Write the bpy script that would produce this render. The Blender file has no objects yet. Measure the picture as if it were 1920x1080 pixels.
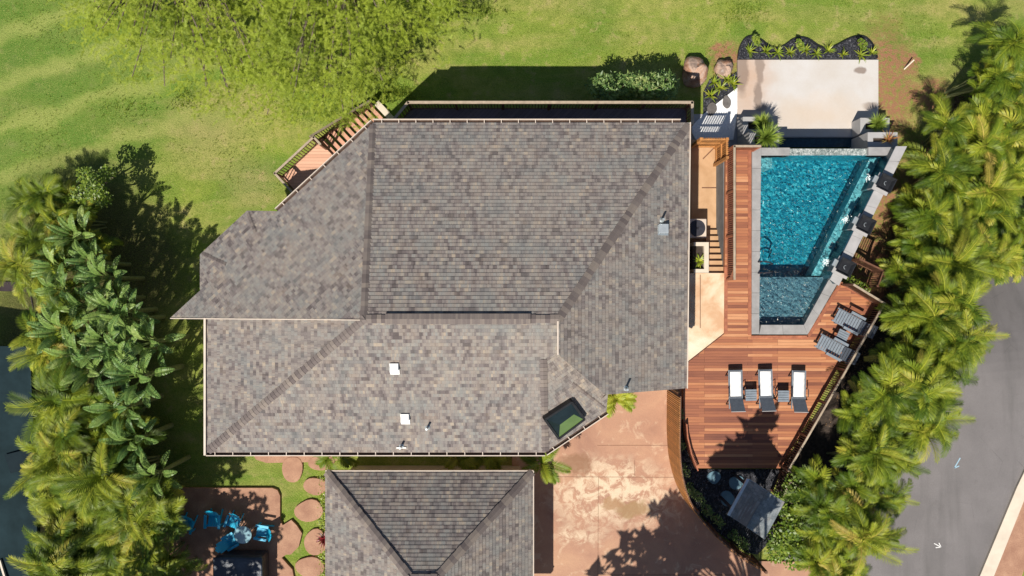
import bpy, math, random
from mathutils import Vector, Matrix
R = math.radians
rng = random.Random(7)
scene = bpy.context.scene
# ---------------------------------------------------------------- camera, light, exposure
H = 32.0; FPX = 1280.0
cd = bpy.data.cameras.new('camera'); cam = bpy.data.objects.new('camera', cd); scene.collection.objects.link(cam)
cd.sensor_width = 36; cd.lens = 24; cd.clip_end = 3000; cd.clip_start = 0.5
cam.location = (0, 0, H); cam.rotation_euler = (0, 0, 0); scene.camera = cam
SX, SY = 0.35, 0.675                    # shadow offset east / north for each metre of height
el = math.atan2(1, math.hypot(SX, SY)); az = math.atan2(-SX, -SY)
w = bpy.data.worlds.new('World'); scene.world = w; w.use_nodes = True
nt = w.node_tree; nt.nodes.clear()
sk = nt.nodes.new('ShaderNodeTexSky'); sk.sky_type = 'NISHITA'; sk.sun_disc = False
sk.sun_elevation = el; sk.sun_rotation = az; sk.air_density = 1.0; sk.dust_density = 0.6
bg = nt.nodes.new('ShaderNodeBackground'); bg.inputs[1].default_value = 0.06
wo = nt.nodes.new('ShaderNodeOutputWorld'); nt.links.new(sk.outputs[0], bg.inputs[0]); nt.links.new(bg.outputs[0], wo.inputs[0])
sl = bpy.data.lights.new('sun', 'SUN'); sl.energy = 5.0; sl.angle = R(0.53); sl.color = (1.0, 0.93, 0.82)
so = bpy.data.objects.new('sun', sl); scene.collection.objects.link(so)
so.rotation_euler = Vector((SX, SY, -1)).to_track_quat('-Z', 'Y').to_euler(); so.location = (-10, -20, 40)
scene.view_settings.view_transform = 'Standard'; scene.view_settings.look = 'None'
scene.view_settings.exposure = 0.30; scene.view_settings.gamma = 1.0
C = scene.collection
# ---------------------------------------------------------------- measuring: photo pixel + height -> place
def P(px, py, z=0.0):
    k = (H - z) / FPX
    return Vector(((px - 960) * k, (540 - py) * k, z))
def PP(l, z): return [P(a, b, z) for a, b in l]
def smooth(t): t = max(0, min(1, t)); return t * t * (3 - 2 * t)
def gz(x, y): return 1.85 * smooth((3.0 - y) / 7.0)
def G(px, py):
    z = 1.0
    for i in range(12):
        p = P(px, py, z); z = gz(p.x, p.y)
    p.z = z; return p
# ---------------------------------------------------------------- mesh helpers
class MB:
    def __init__(s): s.v = []; s.f = []; s.r = []; s.uv = {}; s.cr = None
    def face(s, pts, r=None, uv=None):
        n = len(s.v); s.v += [tuple(p) for p in pts]; s.f.append(tuple(range(n, n + len(pts))))
        s.r.append(rng.random() if r is None and s.cr is None else (s.cr if r is None else r))
        if uv: s.uv[len(s.f) - 1] = uv
    def mesh(s, vs, fs, r=None):
        n = len(s.v); s.v += [tuple(p) for p in vs]
        rr = rng.random() if r is None and s.cr is None else (s.cr if r is None else r)
        for f in fs: s.f.append(tuple(n + i for i in f)); s.r.append(rr)
    def prism(s, pts, z0, z1, r=None):
        pts = list(pts); a = sum(pts[i][0] * pts[(i + 1) % len(pts)][1] - pts[(i + 1) % len(pts)][0] * pts[i][1] for i in range(len(pts)))
        if a < 0: pts.reverse()
        n = len(pts)
        vs = [(p[0], p[1], z0) for p in pts] + [(p[0], p[1], z1) for p in pts]
        fs = [tuple(range(n, 2 * n)), tuple(reversed(range(n)))] + [(i, (i + 1) % n, n + (i + 1) % n, n + i) for i in range(n)]
        s.mesh(vs, fs, r)
    def box(s, c, size, rz=0.0, r=None, M=None):
        x, y, z = size[0] / 2, size[1] / 2, size[2] / 2
        m = Matrix.Translation(c) @ (M if M is not None else Matrix.Rotation(rz, 4, 'Z'))
        vs = [m @ Vector((a * x, b * y, d * z)) for d in (-1, 1) for a, b in ((-1, -1), (1, -1), (1, 1), (-1, 1))]
        s.mesh(vs, [(0, 3, 2, 1), (4, 5, 6, 7), (0, 1, 5, 4), (1, 2, 6, 5), (2, 3, 7, 6), (3, 0, 4, 7)], r)
    def bar(s, a, b, w, h, r=None, up=Vector((0, 0, 1))):
        a = Vector(a); b = Vector(b); d = (b - a)
        if d.length < 1e-5: return
        d.normalize(); u = up if abs(d.dot(up)) < 0.98 else Vector((0, 1, 0))
        sd = d.cross(u).normalized(); u2 = sd.cross(d).normalized()
        vs = [p + sd * (i * w / 2) + u2 * (j * h / 2) for p in (a, b) for i, j in ((-1, -1), (1, -1), (1, 1), (-1, 1))]
        s.mesh(vs, [(0, 1, 2, 3), (7, 6, 5, 4), (0, 4, 5, 1), (1, 5, 6, 2), (2, 6, 7, 3), (3, 7, 4, 0)], r)
    def tube(s, pts, rad, n=8, r=None, cap=True):
        pts = [Vector(p) for p in pts]; rads = rad if isinstance(rad, (list, tuple)) else [rad] * len(pts)
        vs = []; fs = []
        for i, p in enumerate(pts):
            d = (pts[min(i + 1, len(pts) - 1)] - pts[max(i - 1, 0)]).normalized()
            u = Vector((0, 0, 1)) if abs(d.z) < 0.9 else Vector((1, 0, 0))
            a = d.cross(u).normalized(); b = d.cross(a).normalized()
            vs += [p + a * math.cos(k * 2 * math.pi / n) * rads[i] + b * math.sin(k * 2 * math.pi / n) * rads[i] for k in range(n)]
        for i in range(len(pts) - 1):
            for k in range(n): fs.append((i * n + k, i * n + (k + 1) % n, (i + 1) * n + (k + 1) % n, (i + 1) * n + k))
        if cap: fs += [tuple(range(n)), tuple((len(pts) - 1) * n + k for k in reversed(range(n)))]
        s.mesh(vs, fs, r)
    def lathe(s, c, prof, n=20, r=None):
        vs = [(c[0] + q * math.cos(k * 2 * math.pi / n), c[1] + q * math.sin(k * 2 * math.pi / n), c[2] + z) for q, z in prof for k in range(n)]
        fs = [(i * n + k, i * n + (k + 1) % n, (i + 1) * n + (k + 1) % n, (i + 1) * n + k) for i in range(len(prof) - 1) for k in range(n)]
        fs += [tuple(range(n)), tuple((len(prof) - 1) * n + k for k in range(n))]
        s.mesh(vs, fs, r)
def build(name, mb, mat, parent=None, smooth_=False, bevel=0):
    me = bpy.data.meshes.new(name)
    off = Vector((0, 0, 0)); p = parent
    while p is not None: off += p.location; p = p.parent
    me.from_pydata([(v[0] - off.x, v[1] - off.y, v[2] - off.z) for v in mb.v], [], mb.f)
    at = me.attributes.new('rnd', 'FLOAT', 'FACE'); at.data.foreach_set('value', mb.r)
    if mb.uv:
        ul = me.uv_layers.new(name='uv')
        for fi, uvs in mb.uv.items():
            for li, q in zip(me.polygons[fi].loop_indices, uvs): ul.data[li].uv = q
    me.materials.append(mat)
    if smooth_: me.polygons.foreach_set('use_smooth', [True] * len(me.polygons))
    me.update()
    o = bpy.data.objects.new(name, me); C.objects.link(o)
    if parent is not None: o.parent = parent
    if bevel:
        b = o.modifiers.new('bevel', 'BEVEL'); b.width = bevel; b.segments = 2; b.limit_method = 'ANGLE'
    return o
def tag(o, label, cat, group=None, kind=None):
    o['label'] = label; o['category'] = cat
    if group: o['group'] = group
    if kind: o['kind'] = kind
    return o
def struct(o, kind='structure'):
    o['kind'] = kind; return o
def thing(name, label, cat, loc=(0, 0, 0), group=None):
    o = bpy.data.objects.new(name, None); C.objects.link(o); o.location = loc; o.empty_display_size = 0.3
    return tag(o, label, cat, group)
def copy_tree(o, parent=None):
    c = o.copy(); C.objects.link(c); c.parent = parent
    for ch in list(o.children): copy_tree(ch, c)
    return c
_used = set()
def place(proto, loc, rz, label, sc=1.0):
    if proto.name in _used: o = copy_tree(proto)
    else: o = proto; _used.add(proto.name)
    o.location = loc; o.rotation_euler = (0, 0, rz); o.scale = (sc, sc, sc); o['label'] = label
    return o
ORD = ['first', 'second', 'third', 'fourth', 'fifth', 'sixth', 'seventh', 'eighth', 'ninth', 'tenth', 'eleventh', 'twelfth', 'thirteenth', 'fourteenth', 'fifteenth', 'sixteenth', 'seventeenth', 'eighteenth', 'nineteenth', 'twentieth']
# ---------------------------------------------------------------- material helpers
class NT:
    def __init__(s, name):
        s.m = bpy.data.materials.new(name); s.m.use_nodes = True; s.t = s.m.node_tree; s.t.nodes.clear()
        s.out = s.t.nodes.new('ShaderNodeOutputMaterial')
    def n(s, ty, **k):
        o = s.t.nodes.new(ty)
        for a, b in k.items():
            if a.startswith('_'): setattr(o, a[1:], b)
        return o
    def set(s, sock, v):
        if isinstance(v, bpy.types.NodeSocket): s.t.links.new(v, sock)
        elif isinstance(v, (tuple, list)) and sock.type == 'RGBA' and len(v) == 3: sock.default_value = (*v, 1)
        else: sock.default_value = v
    def pos(s): return s.n('ShaderNodeNewGeometry').outputs['Position']
    def obj(s): return s.n('ShaderNodeTexCoord').outputs['Object']
    def uv(s): return s.n('ShaderNodeTexCoord').outputs['UV']
    def map(s, v, scale=(1, 1, 1), rot=(0, 0, 0), loc=(0, 0, 0)):
        o = s.n('ShaderNodeMapping'); s.set(o.inputs[0], v); o.inputs['Scale'].default_value = scale; o.inputs['Rotation'].default_value = rot; o.inputs['Location'].default_value = loc
        return o.outputs[0]
    def noise(s, v, scale, detail=4, rough=0.55, dist=0.0, col=False):
        o = s.n('ShaderNodeTexNoise'); s.set(o.inputs['Vector'], v); o.inputs['Scale'].default_value = scale; o.inputs['Detail'].default_value = detail
        o.inputs['Roughness'].default_value = rough; o.inputs['Distortion'].default_value = dist
        return o.outputs[1 if col else 0]
    def voro(s, v, scale, out=0, feat='F1', rnd=1.0):
        o = s.n('ShaderNodeTexVoronoi'); o.feature = feat; s.set(o.inputs['Vector'], v); o.inputs['Scale'].default_value = scale; o.inputs['Randomness'].default_value = rnd
        return o.outputs[out]
    def ramp(s, v, stops, interp='LINEAR'):
        o = s.n('ShaderNodeValToRGB'); s.set(o.inputs[0], v); cr = o.color_ramp; cr.interpolation = interp
        while len(cr.elements) < len(stops): cr.elements.new(0.5)
        for e, (p, c) in zip(cr.elements, stops):
            e.position = p; e.color = (*c, 1) if isinstance(c, (tuple, list)) else (c, c, c, 1)
        return o.outputs[0]
    def mix(s, f, a, b, mode='MIX'):
        o = s.n('ShaderNodeMix'); o.data_type = 'RGBA'; o.blend_type = mode
        s.set(o.inputs[0], f); s.set(o.inputs[6], a); s.set(o.inputs[7], b); return o.outputs[2]
    def math(s, op, a, b=0.0, c=0.0):
        o = s.n('ShaderNodeMath'); o.operation = op; s.set(o.inputs[0], a); s.set(o.inputs[1], b); s.set(o.inputs[2], c); return o.outputs[0]
    def attr(s, name): o = s.n('ShaderNodeAttribute'); o.attribute_name = name; return o.outputs['Fac']
    def bump(s, h, st=0.5, dist=0.02):
        o = s.n('ShaderNodeBump'); s.set(o.inputs['Height'], h); o.inputs['Strength'].default_value = st; o.inputs['Distance'].default_value = dist; return o.outputs[0]
    def near(s, px, py, z, rad, soft=0.5, asp=1.0, rot=0.0, warp=0.6):
        """mask 1 inside a blob of radius rad (m) at a place"""
        p = P(px, py, z)
        v = s.pos()
        wn = s.noise(v, 1.3, 3, 0.6, col=True)
        sub = s.n('ShaderNodeVectorMath'); sub.operation = 'MULTIPLY_ADD'; s.set(sub.inputs[0], wn); sub.inputs[1].default_value = (warp * 2, warp * 2, 0); s.set(sub.inputs[2], v)
        m = s.map(sub.outputs[0], loc=(-p.x - warp, -p.y - warp, -p.z))
        m = s.map(m, rot=(0, 0, rot), scale=(1 / rad, 1 / (rad * asp), 0))
        ln = s.n('ShaderNodeVectorMath'); ln.operation = 'LENGTH'; s.set(ln.inputs[0], m)
        return s.ramp(ln.outputs['Value'], [(max(0, 1 - soft), 1.0), (1.0, 0.0)])
    def bsdf(s, col, rough=0.6, normal=None, metal=0.0, spec=0.4, out=True):
        o = s.n('ShaderNodeBsdfPrincipled'); s.set(o.inputs['Base Color'], col); s.set(o.inputs['Roughness'], rough); o.inputs['Metallic'].default_value = metal
        o.inputs['Specular IOR Level'].default_value = spec
        if normal is not None: s.set(o.inputs['Normal'], normal)
        if out: s.t.links.new(o.outputs[0], s.out.inputs[0])
        return o.outputs[0]
def simple(name, col, rough=0.6, var=0.25, scale=6.0, metal=0.0, spec=0.4, bump=0.15, rv=0.0):
    t = NT(name); v = t.obj()
    n = t.noise(v, scale, 5, 0.6); dk = tuple(c * (1 - var) for c in col); lt = tuple(min(1, c * (1 + var)) for c in col)
    c = t.ramp(n, [(0.3, dk), (0.7, lt)])
    if rv: c = t.mix(t.math('MULTIPLY', t.attr('rnd'), rv), c, tuple(x * 0.35 for x in col))
    t.bsdf(c, rough, t.bump(t.noise(v, scale * 6, 3), bump, 0.01) if bump else None, metal, spec)
    return t.m
def leafmat(name, cols, rough=0.42, trans=0.3, spec=0.5, midrib=False):
    t = NT(name)
    oi = t.n('ShaderNodeObjectInfo').outputs['Random']
    f = t.math('ADD', t.math('MULTIPLY', t.attr('rnd'), 0.75), t.math('MULTIPLY', oi, 0.25))
    st = [(i / (len(cols) - 1), c) for i, c in enumerate(cols)]
    c = t.ramp(f, st)
    nz = t.noise(t.pos(), 2.2, 3)
    c = t.mix(t.ramp(nz, [(0.35, 0.0), (0.7, 0.45)]), c, tuple(x * 0.55 for x in cols[len(cols) // 2]))
    b = t.bsdf(c, rough, None, 0, spec, out=False)
    tr = t.n('ShaderNodeBsdfTranslucent'); t.set(tr.inputs[0], t.mix(0.5, c, (0.30, 0.38, 0.03)))
    mx = t.n('ShaderNodeMixShader'); mx.inputs[0].default_value = trans; t.t.links.new(b, mx.inputs[1]); t.t.links.new(tr.outputs[0], mx.inputs[2])
    t.t.links.new(mx.outputs[0], t.out.inputs[0]); return t.m
M = {}
# shingles (uv: metres along the eave, metres up the slope)
def shingle_mat(name, cols, dark=1.0):
    t = NT(name); uv = t.uv()
    def bricks(wd, off, loc):
        o = t.n('ShaderNodeTexBrick'); t.set(o.inputs['Vector'], t.map(uv, loc=loc)); o.offset = off; o.offset_frequency = 2
        o.inputs['Color1'].default_value = (0, 0, 0, 1); o.inputs['Color2'].default_value = (1, 1, 1, 1); o.inputs['Mortar'].default_value = (0.5, 0.5, 0.5, 1)
        o.inputs['Scale'].default_value = 1.0; o.inputs['Mortar Size'].default_value = 0.0; o.inputs['Brick Width'].default_value = wd; o.inputs['Row Height'].default_value = 0.145
        o.inputs['Bias'].default_value = 0.0
        return o.outputs[0]
    a = bricks(0.145, 0.37, (0, 0, 0)); b = bricks(0.23, 0.63, (0.13, 0, 0))
    q = t.n('ShaderNodeVectorMath'); q.operation = 'SNAP'; t.set(q.inputs[0], uv); q.inputs[1].default_value = (0.0725, 0.145, 1)
    big = t.noise(q.outputs[0], 3.4, 2, 0.65); big = t.ramp(big, [(0.34, 0.0), (0.66, 1.0)])
    f = t.math('ADD', t.math('MULTIPLY', a, 0.36), t.math('ADD', t.math('MULTIPLY', b, 0.22), t.math('MULTIPLY', big, 0.42)))
    f = t.ramp(f, [(0.13, 0.0), (0.87, 1.0)])
    c = t.ramp(f, cols); c = t.mix(t.ramp(t.noise(t.map(t.pos(), scale=(1, 1, 0.2)), 0.28, 5, 0.6), [(0.45, 0.0), (0.7, 0.3)]), c, (0.30, 0.27, 0.24)); c = t.mix(t.ramp(t.noise(t.map(uv, scale=(1.6, 0.12, 1)), 1.4, 4, 0.6), [(0.58, 0.0), (0.75, 0.3)]), c, (0.11, 0.10, 0.095))
    hue = t.noise(q.outputs[0], 0.9, 4, 0.65)
    c = t.mix(t.ramp(t.noise(q.outputs[0], 1.3, 3, 0.7), [(0.52, 0.0), (0.68, 0.35)]), c, (0.30 * dark, 0.235 * dark, 0.18 * dark))
    c = t.mix(t.ramp(hue, [(0.48, 0.0), (0.66, 0.45)]), c, (0.175 * dark, 0.195 * dark, 0.195 * dark))
    gr = t.noise(uv, 60, 2); c = t.mix(0.35, c, t.ramp(gr, [(0.3, 0.0), (0.7, 1.0)]), 'SOFT_LIGHT')
    # narrow slots between tabs
    o = t.n('ShaderNodeTexBrick'); t.set(o.inputs['Vector'], uv); o.offset = 0.5; o.inputs['Scale'].default_value = 1; o.inputs['Brick Width'].default_value = 0.30
    o.inputs['Row Height'].default_value = 0.145; o.inputs['Mortar Size'].default_value = 0.006; o.inputs['Mortar Smooth'].default_value = 0.3
    h = t.math('ADD', t.math('MULTIPLY', t.math('GREATER_THAN', a, 0.5), 0.6), t.math('MULTIPLY', o.outputs['Fac'], -1.0))
    t.bsdf(c, 0.9, t.bump(h, 0.8, 0.012), 0, 0.2); return t.m
M['shingle'] = shingle_mat('shingles', [(0.08, (0.100, 0.085, 0.084)), (0.28, (0.150, 0.127, 0.126)), (0.45, (0.205, 0.180, 0.170)), (0.60, (0.245, 0.212, 0.190)), (0.75, (0.228, 0.220, 0.210)), (0.92, (0.33, 0.275, 0.22))])
t = NT('cap_shingles'); c = t.ramp(t.attr('rnd'), [(0, (0.11, 0.09, 0.088)), (0.5, (0.155, 0.13, 0.122)), (1, (0.22, 0.185, 0.16))]); t.bsdf(c, 0.9, t.bump(t.noise(t.pos(), 50, 2), 0.4, 0.01)); M['cap'] = t.m
# lawn
t = NT('lawn_grass'); v = t.pos()
streak = t.noise(t.map(v, scale=(0.16, 0.85, 1), rot=(0, 0, R(-18))), 1.0, 4, 0.55)
patch = t.noise(v, 0.22, 4, 0.6, 0.4); mid = t.noise(v, 1.6, 4, 0.65); fine = t.noise(v, 16, 4, 0.75); vf = t.noise(t.map(v, scale=(1, 0.5, 1), rot=(0, 0, R(25))), 48, 3, 0.7)
c = t.ramp(patch, [(0.32, (0.085, 0.19, 0.018)), (0.44, (0.145, 0.25, 0.025)), (0.55, (0.235, 0.305, 0.042)), (0.70, (0.36, 0.36, 0.09))])
c = t.mix(t.ramp(streak, [(0.45, 0.0), (0.62, 0.55), (0.75, 0.85)]), c, (0.42, 0.36, 0.13))
c = t.mix(t.ramp(mid, [(0.46, 0.0), (0.66, 0.65)]), c, (0.13, 0.20, 0.020))
c = t.mix(t.ramp(mid, [(0.30, 0.7), (0.44, 0.0)]), c, (0.45, 0.35, 0.17))
# mower stripes at the far left
p1, p2 = P(0, 205, 0), P(240, 128, 0); ang = math.atan2(p2.y - p1.y, p2.x - p1.x)
st = t.map(v, rot=(0, 0, -ang)); sep = t.n('ShaderNodeSeparateXYZ'); t.set(sep.inputs[0], st)
sy = t.math('ADD', sep.outputs[1], t.math('MULTIPLY', t.noise(v, 0.5, 4), 1.7))
wv = t.math('SINE', t.math('MULTIPLY', sy, 3.0))
lm = t.near(30, 130, 0, 10.5, 0.55, warp=1.5)
c = t.mix(t.math('MULTIPLY', t.ramp(wv, [(0.0, 0.0), (0.5, 0.0), (0.95, 0.6)]), lm), c, (0.42, 0.38, 0.14))
c = t.mix(t.math('MULTIPLY', lm, 0.65), c, t.mix(t.ramp(wv, [(0.0, 0.0), (1.0, 1.0)]), (0.055, 0.17, 0.02), (0.24, 0.33, 0.07)))
# brighter strip by the pool, bare red soil
for (a, b, rad) in ((470, 345, 1.8), (490, 190, 1.2), (395, 250, 2.6), (550, 60, 2)):
    c = t.mix(t.math('MULTIPLY', t.near(a, b, 0, rad, 0.9), 0.45), c, (0.42, 0.33, 0.17))
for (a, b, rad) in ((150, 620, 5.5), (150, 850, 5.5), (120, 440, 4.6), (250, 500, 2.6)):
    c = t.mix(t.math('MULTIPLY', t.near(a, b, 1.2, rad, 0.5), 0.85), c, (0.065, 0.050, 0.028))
c = t.mix(t.ramp(fine, [(0.42, 0.0), (0.72, 0.7)]), c, (0.07, 0.125, 0.010))
c = t.mix(t.ramp(vf, [(0.48, 0.0), (0.72, 0.75)]), c, (0.48, 0.47, 0.14))
for (a, b, rad, asp, rt) in ((1668, 170, 1.7, 2.4, 0.15), (1715, 108, 0.6, 1.0, 0), (1350, 85, 0.55, 1.0, 0), (1370, 105, 0.9, 1.0, 0), (1668, 425, 2.2, 1.8, 0.3), (1745, 175, 1.6, 0.6, -0.6), (1625, 520, 1.5, 1.5, 0.5), (1800, 240, 1.1, 1.6, 0), (1690, 560, 3.0, 1.0, 0), (1590, 900, 4.0, 1.0, 0), (1620, 700, 2.2, 1.6, 0.5), (1760, 330, 1.8, 1.5, 0)):
    c = t.mix(t.math('MULTIPLY', t.near(a, b, 0.4, rad, 0.55, asp, rt, 0.8), t.ramp(t.noise(v, 5, 4, 0.7), [(0.36, 0.1), (0.56, 1.0)])), c, (0.34, 0.165, 0.095))
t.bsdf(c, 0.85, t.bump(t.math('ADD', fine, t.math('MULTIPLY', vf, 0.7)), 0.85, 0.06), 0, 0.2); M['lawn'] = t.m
# asphalt
t = NT('asphalt'); v = t.pos()
c = t.ramp(t.noise(v, 0.35, 4, 0.6), [(0.3, (0.165, 0.155, 0.157)), (0.7, (0.225, 0.21, 0.212))]); c = t.mix(t.ramp(t.noise(v, 90, 2), [(0.35, 0.35), (0.6, 0.0)]), c, (0.06, 0.057, 0.055))
c = t.mix(t.ramp(t.noise(t.map(v, scale=(1.4, 0.16, 1), rot=(0, 0, R(28))), 1, 3), [(0.5, 0), (0.7, 0.4)]), c, (0.095, 0.092, 0.09))
ck = t.voro(t.map(v, loc=(3, 1, 0)), 0.35, 0, 'DISTANCE_TO_EDGE'); c = t.mix(t.math('MULTIPLY', t.ramp(ck, [(0.0, 0.5), (0.004, 0.0)]), t.ramp(t.noise(v, .6, 3), [(0.5, 0.0), (0.6, 0.7)])), c, (0.05, 0.048, 0.047)); c = t.mix(t.ramp(t.noise(v, 1.1, 5, 0.7), [(0.6, 0), (0.75, 0.35)]), c, (0.09, 0.085, 0.08))
t.bsdf(c, 0.9, t.bump(t.noise(v, 120, 2), 0.5, 0.01), 0, 0.25); M['asphalt'] = t.m
# terracotta stained driveway
t = NT('stained_concrete'); v = t.pos()
c = t.ramp(t.noise(v, 0.45, 5, 0.6, 0.5), [(0.28, (0.31, 0.165, 0.115)), (0.5, (0.42, 0.235, 0.155)), (0.7, (0.48, 0.285, 0.18))])
c = t.mix(t.ramp(t.noise(v, 1.3, 6, 0.65, 1.2), [(0.57, 0.0), (0.65, 0.5), (0.74, 0.2)]), c, (0.62, 0.47, 0.33))
for (a, b, rad, asp, s) in ((1110, 925, 2.6, 0.75, 0.9), (1165, 905, 2.4, 0.55, 0.9), (1210, 945, 2.4, 0.6, 0.7), (1085, 1005, 1.5, 0.35, 0.8)):
    c = t.mix(t.math('MULTIPLY', t.math('MULTIPLY', t.near(a, b, 1.9, rad, 0.7, asp), t.ramp(t.noise(v, 2.0, 6, 0.7, 0.8), [(0.44, 0.0), (0.56, 1.0)])), s), c, (0.66, 0.53, 0.38))
for (a, b, rad, asp, cc) in ((1080, 868, 0.8, 0.8, (0.24, 0.125, 0.07)), (1190, 955, 0.8, 0.6, (0.30, 0.19, 0.09)), (1150, 945, 0.6, 0.5, (0.34, 0.20, 0.10))):
    c = t.mix(t.math('MULTIPLY', t.near(a, b, 1.9, rad, 0.4, asp), 0.85), c, cc)
c = t.mix(t.ramp(t.noise(v, 25, 3), [(0.3, 0.25), (0.6, 0)]), c, (0.22, 0.12, 0.07))
t.bsdf(c, 0.75, t.bump(t.noise(v, 30, 3), 0.25, 0.01)); M['terracotta'] = t.m
t = NT('flagstone_red'); v = t.pos()
c = t.ramp(t.noise(v, 1.6, 5, 0.6), [(0.3, (0.30, 0.155, 0.10)), (0.6, (0.42, 0.24, 0.155)), (0.75, (0.50, 0.32, 0.21))]); c = t.mix(t.ramp(t.noise(v, 22, 3), [(0.3, 0.4), (0.6, 0)]), c, (0.2, 0.10, 0.07))
t.bsdf(c, 0.8, t.bump(t.noise(v, 18, 4), 0.4, 0.015)); M['flag'] = t.m
# pale pad
t = NT('pale_concrete'); v = t.pos()
c = t.ramp(t.noise(v, 0.5, 5, 0.6), [(0.3, (0.50, 0.46, 0.42)), (0.6, (0.56, 0.545, 0.54))])
c = t.mix(t.near(1400, 145, 0.1, 1.5, 0.9, 2.0), c, (0.48, 0.33, 0.24))
for (a, b, rad, asp, s) in ((1391, 138, 0.45, 2.6, 0.75), (1424, 130, 0.22, 4.0, 0.7), (1421, 180, 0.22, 3.5, 0.8), (1611, 132, 0.32, 0.7, 0.85), (1632, 200, 0.45, 0.5, 0.6), (1432, 203, 0.3, 0.8, 0.7)):
    c = t.mix(t.math('MULTIPLY', t.near(a, b, 0.1, rad, 0.35, asp, 0, 0.25), s), c, (0.20, 0.15, 0.125))
c = t.mix(t.math('MULTIPLY', t.near(1530, 215, 0.1, 3.4, 0.8, 0.35), 0.5), c, (0.56, 0.43, 0.31))
c = t.mix(t.ramp(t.noise(v, 40, 3), [(0.3, 0.2), (0.6, 0)]), c, (0.3, 0.25, 0.2))
t.bsdf(c, 0.7, t.bump(t.noise(v, 30, 3), 0.2, 0.008)); M['pad'] = t.m
t = NT('cream_walk'); v = t.pos()
c = t.ramp(t.noise(v, 0.8, 5, 0.6, 0.6), [(0.36, (0.55, 0.34, 0.20)), (0.5, (0.66, 0.49, 0.33)), (0.68, (0.74, 0.64, 0.50))]); t.bsdf(c, 0.75, t.bump(t.noise(v, 30, 3), 0.2, 0.01)); M['cream'] = t.m
t = NT('tan_walk'); v = t.pos()
c = t.ramp(t.noise(v, 1.0, 5, 0.6, 0.6), [(0.3, (0.42, 0.25, 0.13)), (0.7, (0.56, 0.36, 0.21))]); t.bsdf(c, 0.75, t.bump(t.noise(v, 30, 3), 0.2, 0.01)); M['tan'] = t.m
# timber boards: uv metres along board, across board
def boards(name, cols, wd=3.2, row=0.125, gap=0.003, rough=0.5):
    t = NT(name); uv = t.uv()
    def br(loc, off):
        o = t.n('ShaderNodeTexBrick'); t.set(o.inputs['Vector'], t.map(uv, loc=loc)); o.offset = off; o.offset_frequency = 3
        o.inputs['Color1'].default_value = (0, 0, 0, 1); o.inputs['Color2'].default_value = (1, 1, 1, 1); o.inputs['Mortar'].default_value = (0.5, 0.5, 0.5, 1)
        o.inputs['Scale'].default_value = 1; o.inputs['Mortar Size'].default_value = gap; o.inputs['Brick Width'].default_value = wd; o.inputs['Row Height'].default_value = row
        return o
    b = br((0, 0, 0), 0.41); b2 = br((1.1, 0, 0), 0.73); g = t.noise(t.map(uv, scale=(0.7, 14, 1)), 1.5, 5, 0.6)
    f = t.math('ADD', t.math('MULTIPLY', t.mix(0.35, b.outputs[0], b2.outputs[0]), 0.66), t.math('MULTIPLY', g, 0.42))
    c = t.ramp(f, cols)
    c = t.mix(t.ramp(t.noise(t.pos(), 0.35, 4), [(0.4, 0), (0.7, 0.4)]), c, cols[len(cols) // 2][1])
    c = t.mix(b.outputs['Fac'], c, tuple(x * 0.2 for x in cols[0][1]))
    t.bsdf(c, rough, t.bump(t.math('ADD', t.math('MULTIPLY', g, 0.3), t.math('MULTIPLY', b.outputs['Fac'], -1)), 0.5, 0.01), 0, 0.35); return t.m
M['deck'] = boards('redwood_boards', [(0.10, (0.115, 0.045, 0.034)), (0.34, (0.225, 0.082, 0.050)), (0.54, (0.34, 0.13, 0.068)), (0.74, (0.46, 0.195, 0.09)), (0.95, (0.64, 0.34, 0.18))])
M['landing'] = boards('pink_boards', [(0.2, (0.50, 0.27, 0.18)), (0.5, (0.60, 0.34, 0.235)), (0.9, (0.68, 0.41, 0.29))], 4, 0.14)
M['darkdeck'] = boards('grey_boards', [(0.2, (0.10, 0.085, 0.10)), (0.9, (0.16, 0.13, 0.15))], 4, 0.14)
M['slat'] = simple('orange_timber', (0.50, 0.23, 0.075), 0.55, 0.3, 5, rv=0.5)
M['rail'] = simple('weathered_rail', (0.36, 0.29, 0.215), 0.6, 0.2, 5)
M['darkwood'] = simple('brown_timber', (0.16, 0.075, 0.045), 0.6, 0.3, 5, rv=0.5)
M['redwood'] = simple('red_timber', (0.36, 0.13, 0.07), 0.55, 0.3, 5, rv=0.3)
M['trim'] = simple('beige_metal', (0.60, 0.51, 0.43), 0.5, 0.1, 3)
M['gutterdark'] = simple('gutter_debris', (0.06, 0.035, 0.025), 0.9, 0.4, 12)
M['wall'] = simple('stucco', (0.46, 0.38, 0.29), 0.85, 0.12, 2, bump=0.3)
M['fascia'] = simple('fascia_paint', (0.42, 0.33, 0.28), 0.6, 0.15, 3)
M['white'] = simple('white_paint', (0.78, 0.78, 0.77), 0.45, 0.06, 4)
M['metal'] = simple('galvanised_metal', (0.55, 0.60, 0.62), 0.35, 0.12, 6, metal=0.6)
M['black'] = simple('black_paint', (0.018, 0.019, 0.022), 0.4, 0.3, 5)
M['stone'] = simple('grey_coping', (0.29, 0.285, 0.285), 0.75, 0.18, 2.2, bump=0.3)
M['stonelt'] = simple('pale_cap_stone', (0.36, 0.355, 0.36), 0.75, 0.12, 2.2, bump=0.3)
M['wallgrey'] = simple('grey_render', (0.16, 0.165, 0.175), 0.8, 0.2, 2.0)
M['tiledark'] = simple('dark_pool_tile', (0.015, 0.05, 0.075), 0.25, 0.3, 8)
M['soil'] = simple('dark_soil', (0.045, 0.033, 0.026), 0.95, 0.5, 8, bump=0.8)
M['bark'] = simple('bark', (0.20, 0.155, 0.115), 0.9, 0.4, 9, bump=0.8)
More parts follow.
